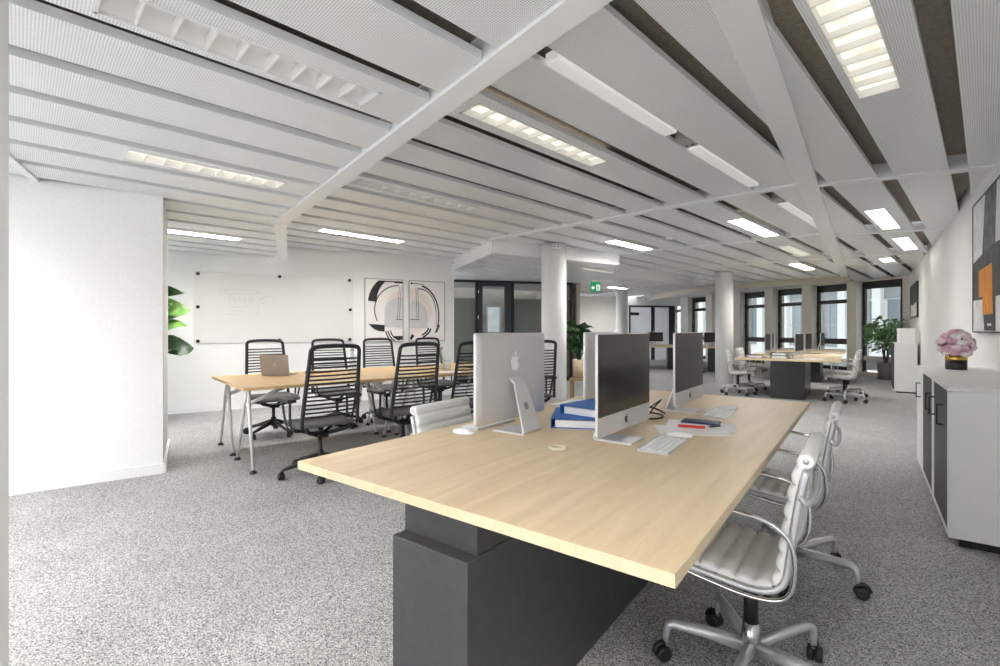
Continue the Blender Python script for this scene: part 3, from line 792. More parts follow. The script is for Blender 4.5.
# ------------------------------------------------------------------ meeting tables
def meeting_table(al0, al1, label):
    x, y = tb((al0+al1)/2, 0.71)
    root = empty('meeting_table', (x, y, 0), math.atan2(TL.y, TL.x), label, 'table', 'honey oak meeting tables standing end to end')
    L = al1-al0; W = 1.42    # local x along the table, local +y away from the near side
    t = MB().box((-L/2, -W/2, 0.722), (L/2, W/2, 0.75), 0.002, 1)
    top = t.build('tabletop', [M['oak2']], root)
    for e in (-1, 1):
        xe = e*(L/2-0.10)
        for k, (y0, ytop, y1) in enumerate(((-0.69, -0.42, -0.10), (0.10, 0.42, 0.69))):
            fr = MB()
            for yy in (y0, y1):
                q = ytop+(yy-ytop)*0.12
                fr.tube([(xe, q, 0.715), (xe+e*0.01, ytop+(yy-ytop)*0.25, 0.58), (xe+e*0.02, yy, 0.018)], [0.017, 0.017, 0.012], 10)
            fr.box((xe-0.02, ytop-0.07, 0.70), (xe+0.02, ytop+0.07, 0.722), 0.003)
            fr.tube([(xe, ytop-0.075, 0.565), (xe, ytop+0.075, 0.565)], 0.014, 8)
            lf = fr.build('leg_frame', M['silver_paint'], root)
            for yy in (y0, y1):
                MB().lathe([(0.03, 0.0), (0.03, 0.008), (0.012, 0.028)], (xe+e*0.02, yy, 0), 14).build('foot', M['black_plastic'], lf)
    for yy in (-0.42, 0.42):
        br = MB()
        for e in (-1, 1):
            br.tube([(e*(L/2-0.10), yy, 0.57), (e*(L/2-0.42), yy, 0.705)], 0.018, 8, flat=0.6, up=(0, 1, 0))
        br.tube([(-(L/2-0.42), yy, 0.705), (L/2-0.42, yy, 0.705)], 0.014, 8)
        br.build('brace', M['silver_paint'], root)
    return root
meeting_table(0.0, 1.70, 'honey oak meeting table with white angled legs, the one carrying the laptop')
meeting_table(1.705, 3.40, 'honey oak meeting table with white angled legs, far one partly behind the silver computer')

def on_table(al, ac): return tb(al, ac)
# laptop
lx, ly = -5.17, 2.745
lap = empty('laptop', (lx, ly, 0.75), R(37), 'warm grey laptop standing open on the near end of the meeting table', 'laptop')
MB().box((-0.155, 0.0, 0.0), (0.155, 0.215, 0.012), 0.004).build('base', M['laptop'], lap)
ld = MB(); ld.M = Matrix.Translation((0, 0.004, 0.012)) @ Matrix.Rotation(R(10), 4, 'X')
ld.box((-0.155, -0.007, 0.0), (0.155, 0.0, 0.222), 0.003); lid = ld.build('lid', M['laptop'], lap)
k = MB()
for i in range(5):
    for j in range(12): k.box((-0.13+j*0.022, 0.03+i*0.02, 0.012), (-0.112+j*0.022, 0.046+i*0.02, 0.0135))
k.build('keys', M['black_plastic'], lap)
sc = MB(); sc.M = Matrix.Translation((0, 0.004, 0.012)) @ Matrix.Rotation(R(10), 4, 'X')
sc.box((-0.147, 0.0, 0.012), (0.147, 0.001, 0.214)).build('screen', M['screen'], lap)

def apple(sz):
    """bitten fruit outline plus leaf, as two polygons of height about sz"""
    pts = [(0.0, 0.33), (0.10, 0.37), (0.22, 0.38), (0.33, 0.33), (0.36, 0.29), (0.28, 0.20), (0.25, 0.08), (0.28, -0.05), (0.39, -0.14), (0.33, -0.29), (0.24, -0.43), (0.14, -0.50), (0.0, -0.46), (-0.13, -0.50), (-0.25, -0.43), (-0.35, -0.27), (-0.41, -0.08), (-0.41, 0.10), (-0.34, 0.27), (-0.22, 0.37), (-0.10, 0.37)]
    leaf = [(0.0, 0.44), (0.02, 0.56), (0.10, 0.66), (0.20, 0.70), (0.19, 0.58), (0.11, 0.48)]
    return [[(x*sz, y*sz) for x, y in q] for q in (pts, leaf)]
lg = MB(); lg.M = Matrix.Translation((0, 0.004, 0.012)) @ Matrix.Rotation(R(10), 4, 'X')
for q in apple(0.04): lg.plate([(x, y+0.11) for x, y in q], 0.0006, (0, -1, 0), (0, -0.007, 0), (-1, 0, 0), (0, 0, 1))
lg.build('logo', M['laptop_logo'], lid)

def marker(name, x, y, z, a, m, label, ln=0.13, r=0.007):
    root = empty(name, (x, y, z), a, label, 'marker')
    MB().lathe([(r*0.7, -ln/2), (r, -ln/2+0.004), (r, ln/2-0.045)], (0, 0, r), 10, 'x').build('barrel', m, root)
    MB().lathe([(r*1.08, ln/2-0.045), (r*1.08, ln/2-0.004), (r*0.8, ln/2)], (0, 0, r), 10, 'x').build('cap', m, root)
    return root
marker('marker_pen', *tb(1.03, 1.02), 0.75, R(72), M['red'], 'red marker lying on the meeting table right of the laptop', 0.22, 0.009)
er = empty('whiteboard_eraser', (*tb(0.93, 1.06), 0.75), R(70), 'small dark whiteboard eraser beside the red marker and the laptop', 'eraser')
MB().box((-0.06, -0.025, 0.0), (0.06, 0.025, 0.014), 0.003).build('felt', M['black_plastic'], er)
MB().box((-0.058, -0.024, 0.014), (0.058, 0.024, 0.032), 0.004).build('grip', M['brown_wood'], er)
pa = MB().box((-0.15, -0.105, 0), (0.15, 0.105, 0.003)); pa_o = pa.build('paper_sheet', M['paper']); pa_o.location = (*tb(2.25, 0.22), 0.75); pa_o.rotation_euler = (0, 0, R(60))
tag(pa_o, 'white sheet of paper on the meeting table in front of the glass jars', 'paper')
def glassware(name, x, y, prof, label, stop=None, group=None):
    root = empty(name, (x, y, 0.75), 0, label, 'glass', group)
    MB().lathe(prof, (0,0,0), 20).build('body', M['bottle'], root)
    if stop: MB().lathe(stop, (0,0,0), 16).build('stopper', M['alu'], root)
    return root
glassware('carafe', *tb(2.42, 0.62), [(0.05, 0.0), (0.055, 0.03), (0.05, 0.12), (0.025, 0.18), (0.02, 0.24), (0.024, 0.26)], 'tall clear glass carafe on the meeting table by the second near chair', [(0.021, 0.255), (0.021, 0.285)])
glassware('glass_jar', *tb(2.36, 0.40), [(0.045, 0.0), (0.05, 0.01), (0.05, 0.11), (0.042, 0.125)], 'small clear glass jar, left of the two on the meeting table')
glassware('glass_jar', *tb(2.55, 0.38), [(0.045, 0.0), (0.05, 0.01), (0.05, 0.12), (0.042, 0.135)], 'small clear glass jar, right of the two on the meeting table')
glassware('carafe', *tb(1.28, 0.72), [(0.045, 0.0), (0.05, 0.03), (0.045, 0.13), (0.022, 0.19), (0.018, 0.25), (0.022, 0.27)], 'clear glass carafe seen through the slats of the leftmost near chair', [(0.019, 0.265), (0.019, 0.29)])
tr = empty('tray', (*tb(2.95, 0.55), 0.75), TRZ, 'black tray on the far meeting table beside the jars', 'tray')
MB().box((-0.12, -0.16, 0.0), (0.12, 0.16, 0.006)).build('base', M['black_plastic'], tr)
MB().tube([(-0.12, -0.16, 0.012), (0.12, -0.16, 0.012), (0.12, 0.16, 0.012), (-0.12, 0.16, 0.012)], 0.008, 6, closed=True).build('rim', M['black_plastic'], tr)

# ------------------------------------------------------------------ oak work desks
def desk(cx, cy, W, L, zt, base, label, group=None, rz=0.0, far=False):
    root = empty('work_desk', (cx, cy, 0), rz, label, 'desk', group)
    MB().box((-W/2, -L/2, zt-0.028), (W/2, L/2, zt), 0.0012, 1).build('tabletop', M['oak'], root)
    e = MB(); ep = 0.0008
    e.box((-W/2-ep, -L/2-ep, zt-0.0272), (W/2+ep, -L/2+0.002, zt-0.0012)); e.box((-W/2-ep, L/2-0.002, zt-0.0272), (W/2+ep, L/2+ep, zt-0.0012))
    e.box((-W/2-ep, -L/2, zt-0.0272), (-W/2+0.002, L/2, zt-0.0012)); e.box((W/2-0.002, -L/2, zt-0.0272), (W/2+ep, L/2, zt-0.0012))
    e.build('edge_band', M['oak_edge'], root)
    x0, x1, y0, y1, zb = base
    mm = M['steel_gloss'] if far else M['black_metal']
    MB().box((x0, y0, 0.0), (x1, y1, zb), 0.003, 2).build('pedestal', mm, root)
    MB().box((x0+0.004, y0+0.046, zb), (x1-0.004, y1-0.046, zt-0.034), 0.002, 1).build('lifting_column', mm, root)
    MB().box((x0-0.12, y0+0.1, zt-0.036), (x1+0.12, y0+0.16, zt-0.028)).box((x0-0.12, y1-0.16, zt-0.036), (x1+0.12, y1-0.1, zt-0.028)).build('support_rail', M['black_plastic'], root)
    return root
NX0, NX1, NY0, NY1, NZ = -1.556, -0.281, 0.906, 3.57, 0.80
cx, cy = (NX0+NX1)/2, (NY0+NY1)/2
desk(cx, cy, NX1-NX0, NY1-NY0, NZ, (-1.164-cx, -0.859-cx, 0.989-cy, 3.35-cy, 0.619), 'long light oak work desk on a black pedestal filling the foreground')
desk(-1.15, 10.95, 1.58, 2.70, 0.74, (-0.28, 0.26, -0.85, 0.95, 0.60), 'light oak work desk with binders and computers, between the rear column and the far cabinet', 'rear oak work desks', R(1.5), True)
desk(-1.15, 14.6, 1.50, 2.5, 0.74, (-0.28, 0.26, -0.9, 0.9, 0.60), 'light oak work desk right behind the second desk, closest to the windows', 'rear oak work desks', R(1.5), True)
desk(-5.45, 15.9, 1.40, 2.4, 0.74, (0.25, 0.55, -0.5, 0.9, 0.60), 'light oak work desk far away left of the rear round column, before the glass wall', 'rear oak work desks', R(20), True)
desk(-3.75, 16.1, 1.10, 2.2, 0.74, (-0.2, 0.2, -0.7, 0.8, 0.60), 'oak work desk far away directly left of the rear round column', 'rear oak work desks', R(12), True)

# ------------------------------------------------------------------ all-in-one computers
def computer(scr):
    root = empty('desktop_computer', (0,0,0), 0, 'x', 'computer')
    W, z0, z1 = 0.528, 0.052, 0.437
    def rr(w, a, b, r):
        out = []
        for (cx_, cz_, st) in ((w/2-r, b-r, 0), (-w/2+r, b-r, 90), (-w/2+r, a+r, 180), (w/2-r, a+r, 270)):
            for k in range(5):
                an = R(st+k*22.5); out.append((cx_+r*math.cos(an), cz_+r*math.sin(an)))
        return out
    hb = MB(); n0 = rr(W, z0, z1, 0.010); n1 = rr(W-0.004, z0+0.002, z1-0.002, 0.012); n2 = rr(W-0.06, z0+0.04, z1-0.04, 0.03)
    def ring(q, x): return [hb.v((x, y, z)) for y, z in q]
    a, b, c, d = ring(n0, 0.0), ring(n0, -0.008), ring(n1, -0.011), ring(n2, -0.020)
    hb.f(a); hb.f(list(reversed(d)))
    for A, B in ((a, b), (b, c), (c, d)):
        for i in range(len(A)): hb.f([A[i], A[(i+1)%len(A)], B[(i+1)%len(B)], B[i]], B is d)
    house = hb.build('housing', M['computer_alu'], root)
    MB().plate(rr(W-0.008, z0+0.075, z1-0.004, 0.004), 0.0015, (1, 0, 0), (0, 0, 0), (0, 1, 0), (0, 0, 1)).build('screen', scr, root)
    lf = MB()
    for q in apple(0.032): lf.plate([(x, y+z0+0.037) for x, y in q], 0.001, (1, 0, 0), (0, 0, 0), (0, 1, 0), (0, 0, 1))
    lf.build('chin_logo', M['black'], house)
    lb = MB()
    for q in apple(0.072): lb.plate([(x, y+0.305) for x, y in q], 0.0022, (-1, 0, 0), (-0.0196, 0, 0), (0, -1, 0), (0, 0, 1))
    lb.build('back_logo', M['logo'], house)
    # stand: one bent plate with a round cable hole
    st = MB(); th = 0.008
    path = [(-0.019, 0.235), (-0.045, 0.215), (-0.075, 0.12), (-0.104, 0.035), (-0.112, 0.014), (-0.108, 0.005), (-0.095, 0.0035), (0.05, 0.0035)]
    wid = [0.040, 0.043, 0.054, 0.066, 0.070, 0.071, 0.071, 0.071]
    rows = []
    for i, ((x, z), w) in enumerate(zip(path, wid)):
        p = Vector((x, 0, z)); q0 = Vector((*[path[max(0, i-1)][0]], 0, path[max(0, i-1)][1])); q1 = Vector((path[min(7, i+1)][0], 0, path[min(7, i+1)][1]))
        t = (q1-q0).normalized(); n = Vector((-t.z, 0, t.x))*th/2
        rows.append([p+n+Vector((0, -w, 0)), p+n+Vector((0, w, 0)), p-n+Vector((0, w, 0)), p-n+Vector((0, -w, 0))])
    V = st.quadgrid(rows, smooth=False, close=True); st.f(V[0]); st.f(list(reversed(V[-1])))
    sto = st.build('stand', M['computer_alu'], root)
    ho = MB(); tx = Vector((0.03, 0, 0.095)).normalized(); nn = Vector((-0.095, 0, 0.03)).normalized()
    cpt = Vector((-0.0765, 0, 0.115))+nn*0.0042
    ho.plate([(0.017*math.cos(2*PI*k/20), 0.017*math.sin(2*PI*k/20)) for k in range(20)], 0.0006, nn, cpt, (0, 1, 0), tx)
    ho.build('cable_hole', M['ember'], sto)
    return root
PCA = computer(M['screen']); PCB = computer(M['screen_matt'])
# the second prototype differs only in its screen finish
UA, UB = [], []
GP = 'silver all-in-one computers on the front desk'
place(PCA, UA, (-0.778, 1.88, NZ), 0.0, 'silver all-in-one computer with its glossy black screen facing right, beside the blue binders', GP)
place(PCB, UB, (-0.778, 2.775, NZ), 0.0, 'silver all-in-one computer with a flat dark screen, far end of the front desk', GP)
place(PCA, UA, (-1.275, 1.77, NZ), PI, 'silver all-in-one computer seen from behind with its bent stand, nearest the viewer', GP)
place(PCB, UB, (-1.275, 2.73, NZ), PI, 'silver all-in-one computer seen from behind, mostly hidden behind the glossy screen', GP)
GR = 'silver all-in-one computers on the second desk'
for (x, y, rz, lab) in ((-0.98, 10.45, -0.15, 'thin dark computer seen edge on, nearest right on the second desk'), (-0.92, 11.5, -0.12, 'thin dark computer seen edge on, farther right on the second desk'), (-1.50, 10.5, PI+0.3, 'pale computer back, nearest left on the second desk'), (-1.55, 11.5, PI+0.2, 'pale computer back, farther left on the second desk')):
    place(PCB, UB, (x, y, 0.74), rz, lab, GR)
place(PCB, UB, (-0.85, 14.3, 0.74), -0.1, 'computer on the desk closest to the windows, seen edge on')
place(PCB, UB, (-5.65, 16.1, 0.74), R(-60), 'small dark computer on the far desk before the glass wall')
place(PCB, UB, (-3.8, 16.0, 0.74), R(-60), 'small dark computer on the far desk left of the rear column')

# keyboards and mice
def keyboard():
    root = empty('keyboard', (0,0,0), 0, 'x', 'keyboard')   # x = depth towards the user, y = length
    b = MB()
    b.prism([(-0.057, -0.14), (0.057, -0.14), (0.057, 0.14), (-0.057, 0.14)], 0.0, 0.004)
    V = [b.v(p) for p in ((-0.057,-0.14,0.004),(0.057,-0.14,0.004),(0.057,0.14,0.004),(-0.057,0.14,0.004),(-0.057,-0.14,0.011),(0.057,-0.14,0.0045),(0.057,0.14,0.0045),(-0.057,0.14,0.011))]
    for q in ((4,5,6,7),(0,1,5,4),(1,2,6,5),(2,3,7,6),(3,0,4,7)): b.f([V[i] for i in q])
    b.build('base', M['kbd'], root)
    k = MB()
    for r in range(5):
        x = -0.047+r*0.0205; z = 0.0105-0.0065*(x+0.057)/0.114
        n = 14 if r < 4 else 8
        for j in range(n):
            y0 = -0.134+j*0.268/n
            k.box((x, y0+0.0012, z-0.001), (x+0.0175, y0+0.268/n-0.0012, z+0.0016))
    k.build('keys', M['key'], root)
    return root
KB = keyboard(); KU = []
GK = 'white keyboards on the front desk'
place(KB, KU, (-0.628, 1.885, NZ), R(2), 'white keyboard in front of the glossy black screen', GK)
place(KB, KU, (-0.625, 2.765, NZ), R(1), 'white keyboard in front of the far dark screen', GK)
place(KB, KU, (-1.435, 1.80, NZ), PI, 'white keyboard half hidden behind the computer seen from behind', GK)
place(KB, KU, (-1.45, 2.62, NZ), PI, 'white keyboard at the left desk edge behind the blue binders', GK)
def mouse():
    root = empty('computer_mouse', (0,0,0), 0, 'x', 'mouse')
    rows = []
    for i in range(11):
        t = -1+2*i/10; x = 0.056*t; w = 0.029*math.sqrt(max(0.02, 1-abs(t)**3.2)); h = 0.006+0.014*max(0, 1-(t*0.95+0.12)**2)
        rows.append([(x, w*math.cos(PI*k/8), 0.004+h*math.sin(PI*k/8)**0.7) for k in range(9)])
    m = MB(); V = m.quadgrid(rows); m.f(V[0]); m.f(V[-1])
    m.build('shell', M['white_gloss'], root)
    MB().prism([(0.055*math.cos(2*PI*k/20), 0.028*math.sin(2*PI*k/20)) for k in range(20)], 0.0, 0.0045).build('base', M['kbd'], root)
    return root
MO = mouse(); MU = []
GM = 'white mice on the front desk'
place(MO, MU, (-0.632, 2.085, NZ), PI+0.1, 'white mouse behind the keyboard of the glossy screen, touching the papers', GM)
place(MO, MU, (-0.63, 2.965, NZ), PI+0.15, 'white mouse at the far end of the keyboard of the far screen', GM)
place(MO, MU, (-1.395, 1.585, NZ), 0.2, 'white mouse left of the computer seen from behind', GM)

# papers, tablet, marker on the desk
def sheet(x, y, z, a, label, w=0.148, l=0.105):
    o = MB().box((-w, -l, 0), (w, l, 0.0012)).build('paper_sheet', M['paper'])
    o.location = (x, y, z); o.rotation_euler = (0, 0, a)
    return tag(o, label, 'paper', 'white sheets of paper on the front desk')
sheet(-0.625, 2.245, NZ, R(28), 'white sheet of paper beside the white mouse, lowest of the two')
sheet(-0.62, 2.375, NZ+0.0014, R(12), 'white sheet of paper under the navy folder, upper of the two')
tab = empty('folder', (-0.635, 2.445, NZ+0.003), R(6), 'small navy blue folder lying on the white papers of the front desk', 'folder')
MB().box((-0.085, -0.045, 0), (0.085, 0.045, 0.007), 0.002).build('cover', M['navy'], tab)
MB().box((-0.081, -0.041, 0.0072), (0.081, 0.041, 0.0082)).build('front_panel', M['navy'], tab)
marker('marker_pen', -0.635, 2.288, NZ+0.003, R(13), M['red'], 'red marker lying on the papers in front of the navy folder', 0.115, 0.0065)
cl = empty('paper_clip', (-0.557, 2.378, NZ+0.003), R(60), 'small black clip on the papers by the navy folder', 'clip')
MB().prism([(-0.03, -0.006), (0.03, -0.006), (0.03, 0.006), (-0.03, 0.006)], 0, 0.007).build('body', M['black_plastic'], cl)
MB().tube([(-0.03, -0.005, 0.006), (-0.045, -0.005, 0.007), (-0.045, 0.005, 0.007), (-0.03, 0.005, 0.006)], 0.001, 5).build('wire', M['chrome'], cl)
gr = MB(); n = 28
prof = [(0.024, 0.0), (0.034, 0.0), (0.035, 0.004), (0.033, 0.007), (0.027, 0.0075), (0.0245, 0.006)]
rows = [[(r*math.cos(2*PI*k/n), r*math.sin(2*PI*k/n), z) for r, z in prof] for k in range(n+1)]
gr.quadgrid(rows, close=True)
g_ = gr.build('cable_ring', M['cream_plastic']); g_.location = (-0.935, 1.60, NZ)
tag(g_, 'small cream ring lying on the oak desktop between the two near computers', 'ring')

# blue binders
def binder(x, y, z, a, label, tilt=0.0):
    root = empty('ring_binder', (x, y, z), a, label, 'binder', 'blue binders beside the glossy screen')
    root.rotation_euler = (0, tilt, a)
    # local: spine along y at x=0, body towards +x
    c = MB()
    c.box((0, -0.16, 0), (0.285, 0.16, 0.003)); c.box((0, -0.16, 0.042), (0.285, 0.16, 0.045)); c.box((0, -0.16, 0), (0.003, 0.16, 0.045))
    c.build('cover', M['blue'], root)
    MB().box((0.02, -0.15, 0.0035), (0.25, 0.15, 0.036)).build('pages', M['paper'], root)
    MB().tube([(0.012, 0.0, 0.006), (0.012, 0.0, 0.039)], 0.006, 8).build('ring_mechanism', M['chrome'], root)
    return root
binder(-1.225, 2.055, NZ, R(26), 'blue binder lying flat on the oak desk, lower of the two stacked')
binder(-1.16, 2.20, NZ+0.0456, R(-8), 'blue binder resting on the lower one, partly hidden by the glossy screen')

# black wire stand between the two dark screens
ws = empty('wire_stand', (-0.93, 2.47, NZ), R(20), 'black bent wire stand on the desk between the two dark screens', 'wire stand')
MB().tube(spline([(-0.09, -0.08, 0.004), (0.05, -0.09, 0.004), (0.10, 0.0, 0.004), (0.05, 0.09, 0.004), (-0.09, 0.08, 0.004)], 5), 0.0045, 6).build('base_loop', M['black'], ws)
MB().tube(spline([(-0.06, -0.07, 0.004), (-0.07, -0.06, 0.06), (-0.05, 0.0, 0.125), (-0.01, 0.05, 0.13), (0.01, 0.08, 0.06), (0.0, 0.08, 0.006)], 5), 0.004, 6).build('upright_loop', M['black'], ws)
MB().tube(spline([(0.02, -0.06, 0.004), (0.05, -0.05, 0.05), (0.09, 0.02, 0.085), (0.08, 0.08, 0.07), (0.03, 0.10, 0.03), (-0.02, 0.09, 0.006)], 5), 0.004, 6).build('side_loop', M['black'], ws)
MB().tube(spline([(-0.08, 0.0, 0.01), (-0.02, -0.03, 0.05), (0.05, 0.0, 0.045), (0.11, 0.04, 0.012)], 5), 0.005, 6).build('cable', M['black'], ws)

# things on the second desk
def stack_binder(x, y, z, a, m, label, tilt=0.0):
    root = empty('ring_binder', (x, y, z), a, label, 'binder', 'binders on the second desk')
    root.rotation_euler = (0, tilt, a)
    MB().box((0, -0.15, 0), (0.28, 0.15, 0.004)).box((0, -0.15, 0.05), (0.28, 0.15, 0.054)).box((0, -0.15, 0), (0.004, 0.15, 0.054)).build('cover', m, root)
    MB().box((0.02, -0.14, 0.005), (0.25, 0.14, 0.045)).build('pages', M['paper'], root)
stack_binder(-1.80, 10.02, 0.74, R(12), M['navy'], 'navy binder lying on the second desk, left of the grey ones')
stack_binder(-1.36, 10.02, 0.74, R(-5), M['ember'], 'grey binder lying flat under the black one on the second desk')
stack_binder(-1.33, 10.05, 0.7945, R(-18), M['black_plastic'], 'black binder lying on the grey one on the second desk')
for i, (x, y, a, lab) in enumerate(((-0.86, 9.92, 20, 'white papers on the second desk right of the binders'), (-0.72, 10.2, -8, 'white papers at the right end of the second desk'), (-1.68, 10.55, 5, 'white papers at the left end of the second desk'))):
    o = MB().box((-0.15, -0.105, 0), (0.15, 0.105, 0.004)).build('paper_sheet', M['paper']); o.location = (x, y, 0.74); o.rotation_euler = (0, 0, R(a))
    tag(o, lab, 'paper', 'papers on the second desk')
# grey upholstered chairs at the far desks
def shell_chair():
    root = empty('swivel_chair', (0,0,0), 0, 'x', 'chair')
    rows = []
    for i in range(13):
        a = R(-80+160*i/12); rows.append([(-0.02-0.27*math.cos(a)*(1-0.12*k/5)+0.0, 0.27*math.sin(a)*(1-0.08*k/5), 0.40+0.075*k*(0.6+0.4*math.cos(a))) for k in range(6)])
    b = MB(); b.quadgrid(rows); b.quadgrid([[(x*0.9, y*0.9, z) for x, y, z in r] for r in rows])
    b.quadgrid([[r[-1], (r[-1][0]*0.9, r[-1][1]*0.9, r[-1][2])] for r in rows])
    b.build('backrest', M['ember'], root, recalc=False)
    MB().lathe([(0.2, 0.40), (0.25, 0.42), (0.25, 0.47), (0.2, 0.49)], (0.02, 0, 0), 24).build('seat', M['ember'], root)
    MB().lathe([(0.03, 0.08), (0.025, 0.4)], (0, 0, 0), 12).build('column', M['chrome'], root)
    for k in range(5):
        a = 2*PI*k/5; c, s = math.cos(a), math.sin(a)
        leg = MB().tube([(0.02*c, 0.02*s, 0.11), (0.28*c, 0.28*s, 0.075), (0.29*c, 0.29*s, 0.055)], [0.018, 0.013, 0.01], 8).build('leg', M['chrome'], root)
        caster(leg, 0.29*c, 0.29*s, a)
    return root
SH = shell_chair(); SU = []
place(SH, SU, (-4.05, 14.75, 0), R(70), 'grey upholstered swivel chair just left of the rear round column', 'grey swivel chairs at the far desks')
place(SH, SU, (-5.85, 14.5, 0), R(80), 'grey upholstered swivel chair before the far desk by the glass wall', 'grey swivel chairs at the far desks')

# ------------------------------------------------------------------ cabinets on the right
def cabinet(y0, y1, x0, x1, zt, doors, label, group, hnd, plinth=0.05):
    root = empty('sideboard', ((x0+x1)/2, (y0+y1)/2, 0), 0, label, 'cabinet', group)
    ox, oy = (x0+x1)/2, (y0+y1)/2
    def b(lo, hi, bev=0.0): return MB().box((lo[0]-ox, lo[1]-oy, lo[2]), (hi[0]-ox, hi[1]-oy, hi[2]), bev)
    c = MB()
    for lo, hi in (((x0+0.018, y0, plinth), (x1, y0+0.018, zt)), ((x0+0.018, y1-0.018, plinth), (x1, y1, zt)), ((x0+0.018, y0+0.018, plinth), (x1, y1-0.018, plinth+0.02)), ((x0+0.018, y0+0.018, zt-0.02), (x1, y1-0.018, zt)), ((x1-0.01, y0+0.018, plinth+0.02), (x1, y1-0.018, zt-0.02))):
        c.box((lo[0]-ox, lo[1]-oy, lo[2]), (hi[0]-ox, hi[1]-oy, hi[2]))
    c.box((x0-ox, y0-oy, plinth), (x0+0.018-ox, y1-oy, plinth+0.035))
    for a, bb, m in doors:
        pass
    c.build('carcass', M['laminate'], root)
    b((x0+0.05, y0+0.03, 0.0), (x1-0.02, y1-0.03, plinth)).build('plinth', M['black'], root)
    for i, (a, bb, m) in enumerate(doors):
        d = b((x0, a, plinth+0.038), (x0+0.018, bb, zt-0.004), 0.001).build('door', m, root)
        for hy in hnd:
            if a < hy < bb:
                h = MB(); z0, z1 = zt-0.23, zt-0.11
                h.tube([(x0-ox, hy-oy, z0), (x0-0.028-ox, hy-oy, z0), (x0-0.028-ox, hy-oy, z1), (x0-ox, hy-oy, z1)], 0.0055, 6)
                h.build('handle', M['black'], d)
    return root
CX0, CX1 = 0.380, 0.838
GC = 'white sideboards with black doors under one worktop'
cabinet(3.80, 4.56, CX0, CX1, 0.895, [(3.80, 3.855, M['laminate']), (3.858, 4.53, M['anthracite']), (4.533, 4.56, M['laminate'])], 'white sideboard with one black door, nearest the viewer at the right edge', GC, [4.05, 4.5])
cabinet(4.565, 5.36, CX0, CX1, 0.895, [(4.565, 4.69, M['laminate']), (4.695, 5.345, M['anthracite'])], 'white sideboard with one black door, middle one under the flower vase worktop', GC, [4.75])
cabinet(5.365, 5.96, CX0, CX1, 0.895, [(5.37, 5.955, M['laminate'])], 'white sideboard with a white door and black bow handle, farthest of the row', GC, [5.60])
wt = MB().box((CX0-0.005, 3.795, 0.896), (CX1+0.005, 5.965, 0.92), 0.002, 1).build('worktop', M['laminate'])
tag(wt, 'continuous white worktop lying over the near row of sideboards', 'worktop')
cabinet(12.45, 13.4, 0.43, 0.80, 0.985, [(12.46, 12.92, M['anthracite']), (12.93, 13.39, M['anthracite'])], 'tall white cabinet with dark doors farther along the right wall, carrying a white box', None, [12.85, 13.0], 0.03)
bx2 = empty('storage_box', (0.64, 12.66, 0.985), R(4), 'white lidded box standing on the far cabinet by the window', 'box')
MB().box((-0.125, -0.16, 0), (0.125, 0.16, 0.25), 0.004).build('body', M['laminate'], bx2)
MB().box((-0.13, -0.165, 0.24), (0.13, 0.165, 0.30), 0.004).build('lid', M['laminate'], bx2)

# vase with peonies
vz = 0.92; vx, vy = 0.60, 5.52
va = empty('flower_vase', (vx, vy, vz), 0, 'matt black vase with a gold rim on the near white worktop', 'vase'); va.scale = (0.76,)*3
MB().lathe([(0.086, 0.0), (0.091, 0.006), (0.091, 0.105), (0.088, 0.105), (0.086, 0.02)], (0,0,0), 32).build('body', M['vase'], va)
MB().lathe([(0.0912, 0.105), (0.0925, 0.11), (0.0925, 0.142), (0.09, 0.145), (0.084, 0.14), (0.084, 0.105)], (0,0,0), 32).build('rim', M['gold'], va)
bq = empty('bouquet', (vx, vy, vz+0.12), 0, 'bouquet of pink and white peonies in the black and gold vase', 'flowers'); bq.scale = (0.76,)*3; bq.location.z = vz+0.094
def peony(c, r, m, seed):
    rnd = random.Random(seed); g = MB()
    out = Vector(c).normalized(); q = out.to_track_quat('Z', 'Y').to_matrix().to_4x4()
    g.M = Matrix.Translation(c) @ q
    g.lathe([(0.1*r, -0.8*r), (0.6*r, -0.55*r), (0.78*r, 0.0), (0.6*r, 0.45*r), (0.2*r, 0.7*r)], (0,0,0), 12)
    for n, R0, ta, tb_, off in ((4, 0.86, 8, 75, 0.3), (6, 0.95, 22, 100, 0.0), (7, 1.04, 42, 125, 0.4), (8, 1.1, 62, 140, 0.1)):
        for i in range(n):
            a0 = 2*PI*(i+off+rnd.uniform(-.12, .12))/n; wd = 1.35*2*PI/n/2; rr = R0*rnd.uniform(0.94, 1.06)*r
            rows = []
            for u in range(5):
                th = R(tb_+(ta-tb_)*u/4); row = []
                for q_ in range(5):
                    v_ = -1+q_/2; a = a0+v_*wd*(0.55+0.45*math.sin(PI*(0.15+0.8*u/4)))
                    k_ = rr*(1+0.10*(u/4)**3-0.06*abs(v_))
                    row.append((k_*math.sin(th)*math.cos(a), k_*math.sin(th)*math.sin(a), k_*math.cos(th)*0.85))
                rows.append(row)
            g.quadgrid(rows)
    g.M = Matrix.Identity(4)
    return g.build('flower', m, bq, recalc=False)
rnd = random.Random(5)
pm = [M['peony_pink'], M['peony_pale'], M['peony_white'], M['peony_pink'], M['peony_pale']]
k = 0
for el, n, rad in ((80, 3, 0.13), (50, 6, 0.13), (22, 8, 0.125), (-6, 9, 0.118), (-34, 7, 0.10)):
    for i in range(n):
        a = 2*PI*i/n+el*0.05+rnd.uniform(-.15, .15); e = R(el+rnd.uniform(-6, 6))
        c = Vector((rad*math.cos(e)*math.cos(a), rad*math.cos(e)*math.sin(a), 0.135+rad*math.sin(e)*1.1))
        o = peony(c-Vector((0, 0, 0.0)), rnd.uniform(0.042, 0.054), pm[(k*3+i) % 5], k); k += 1
fo = MB()
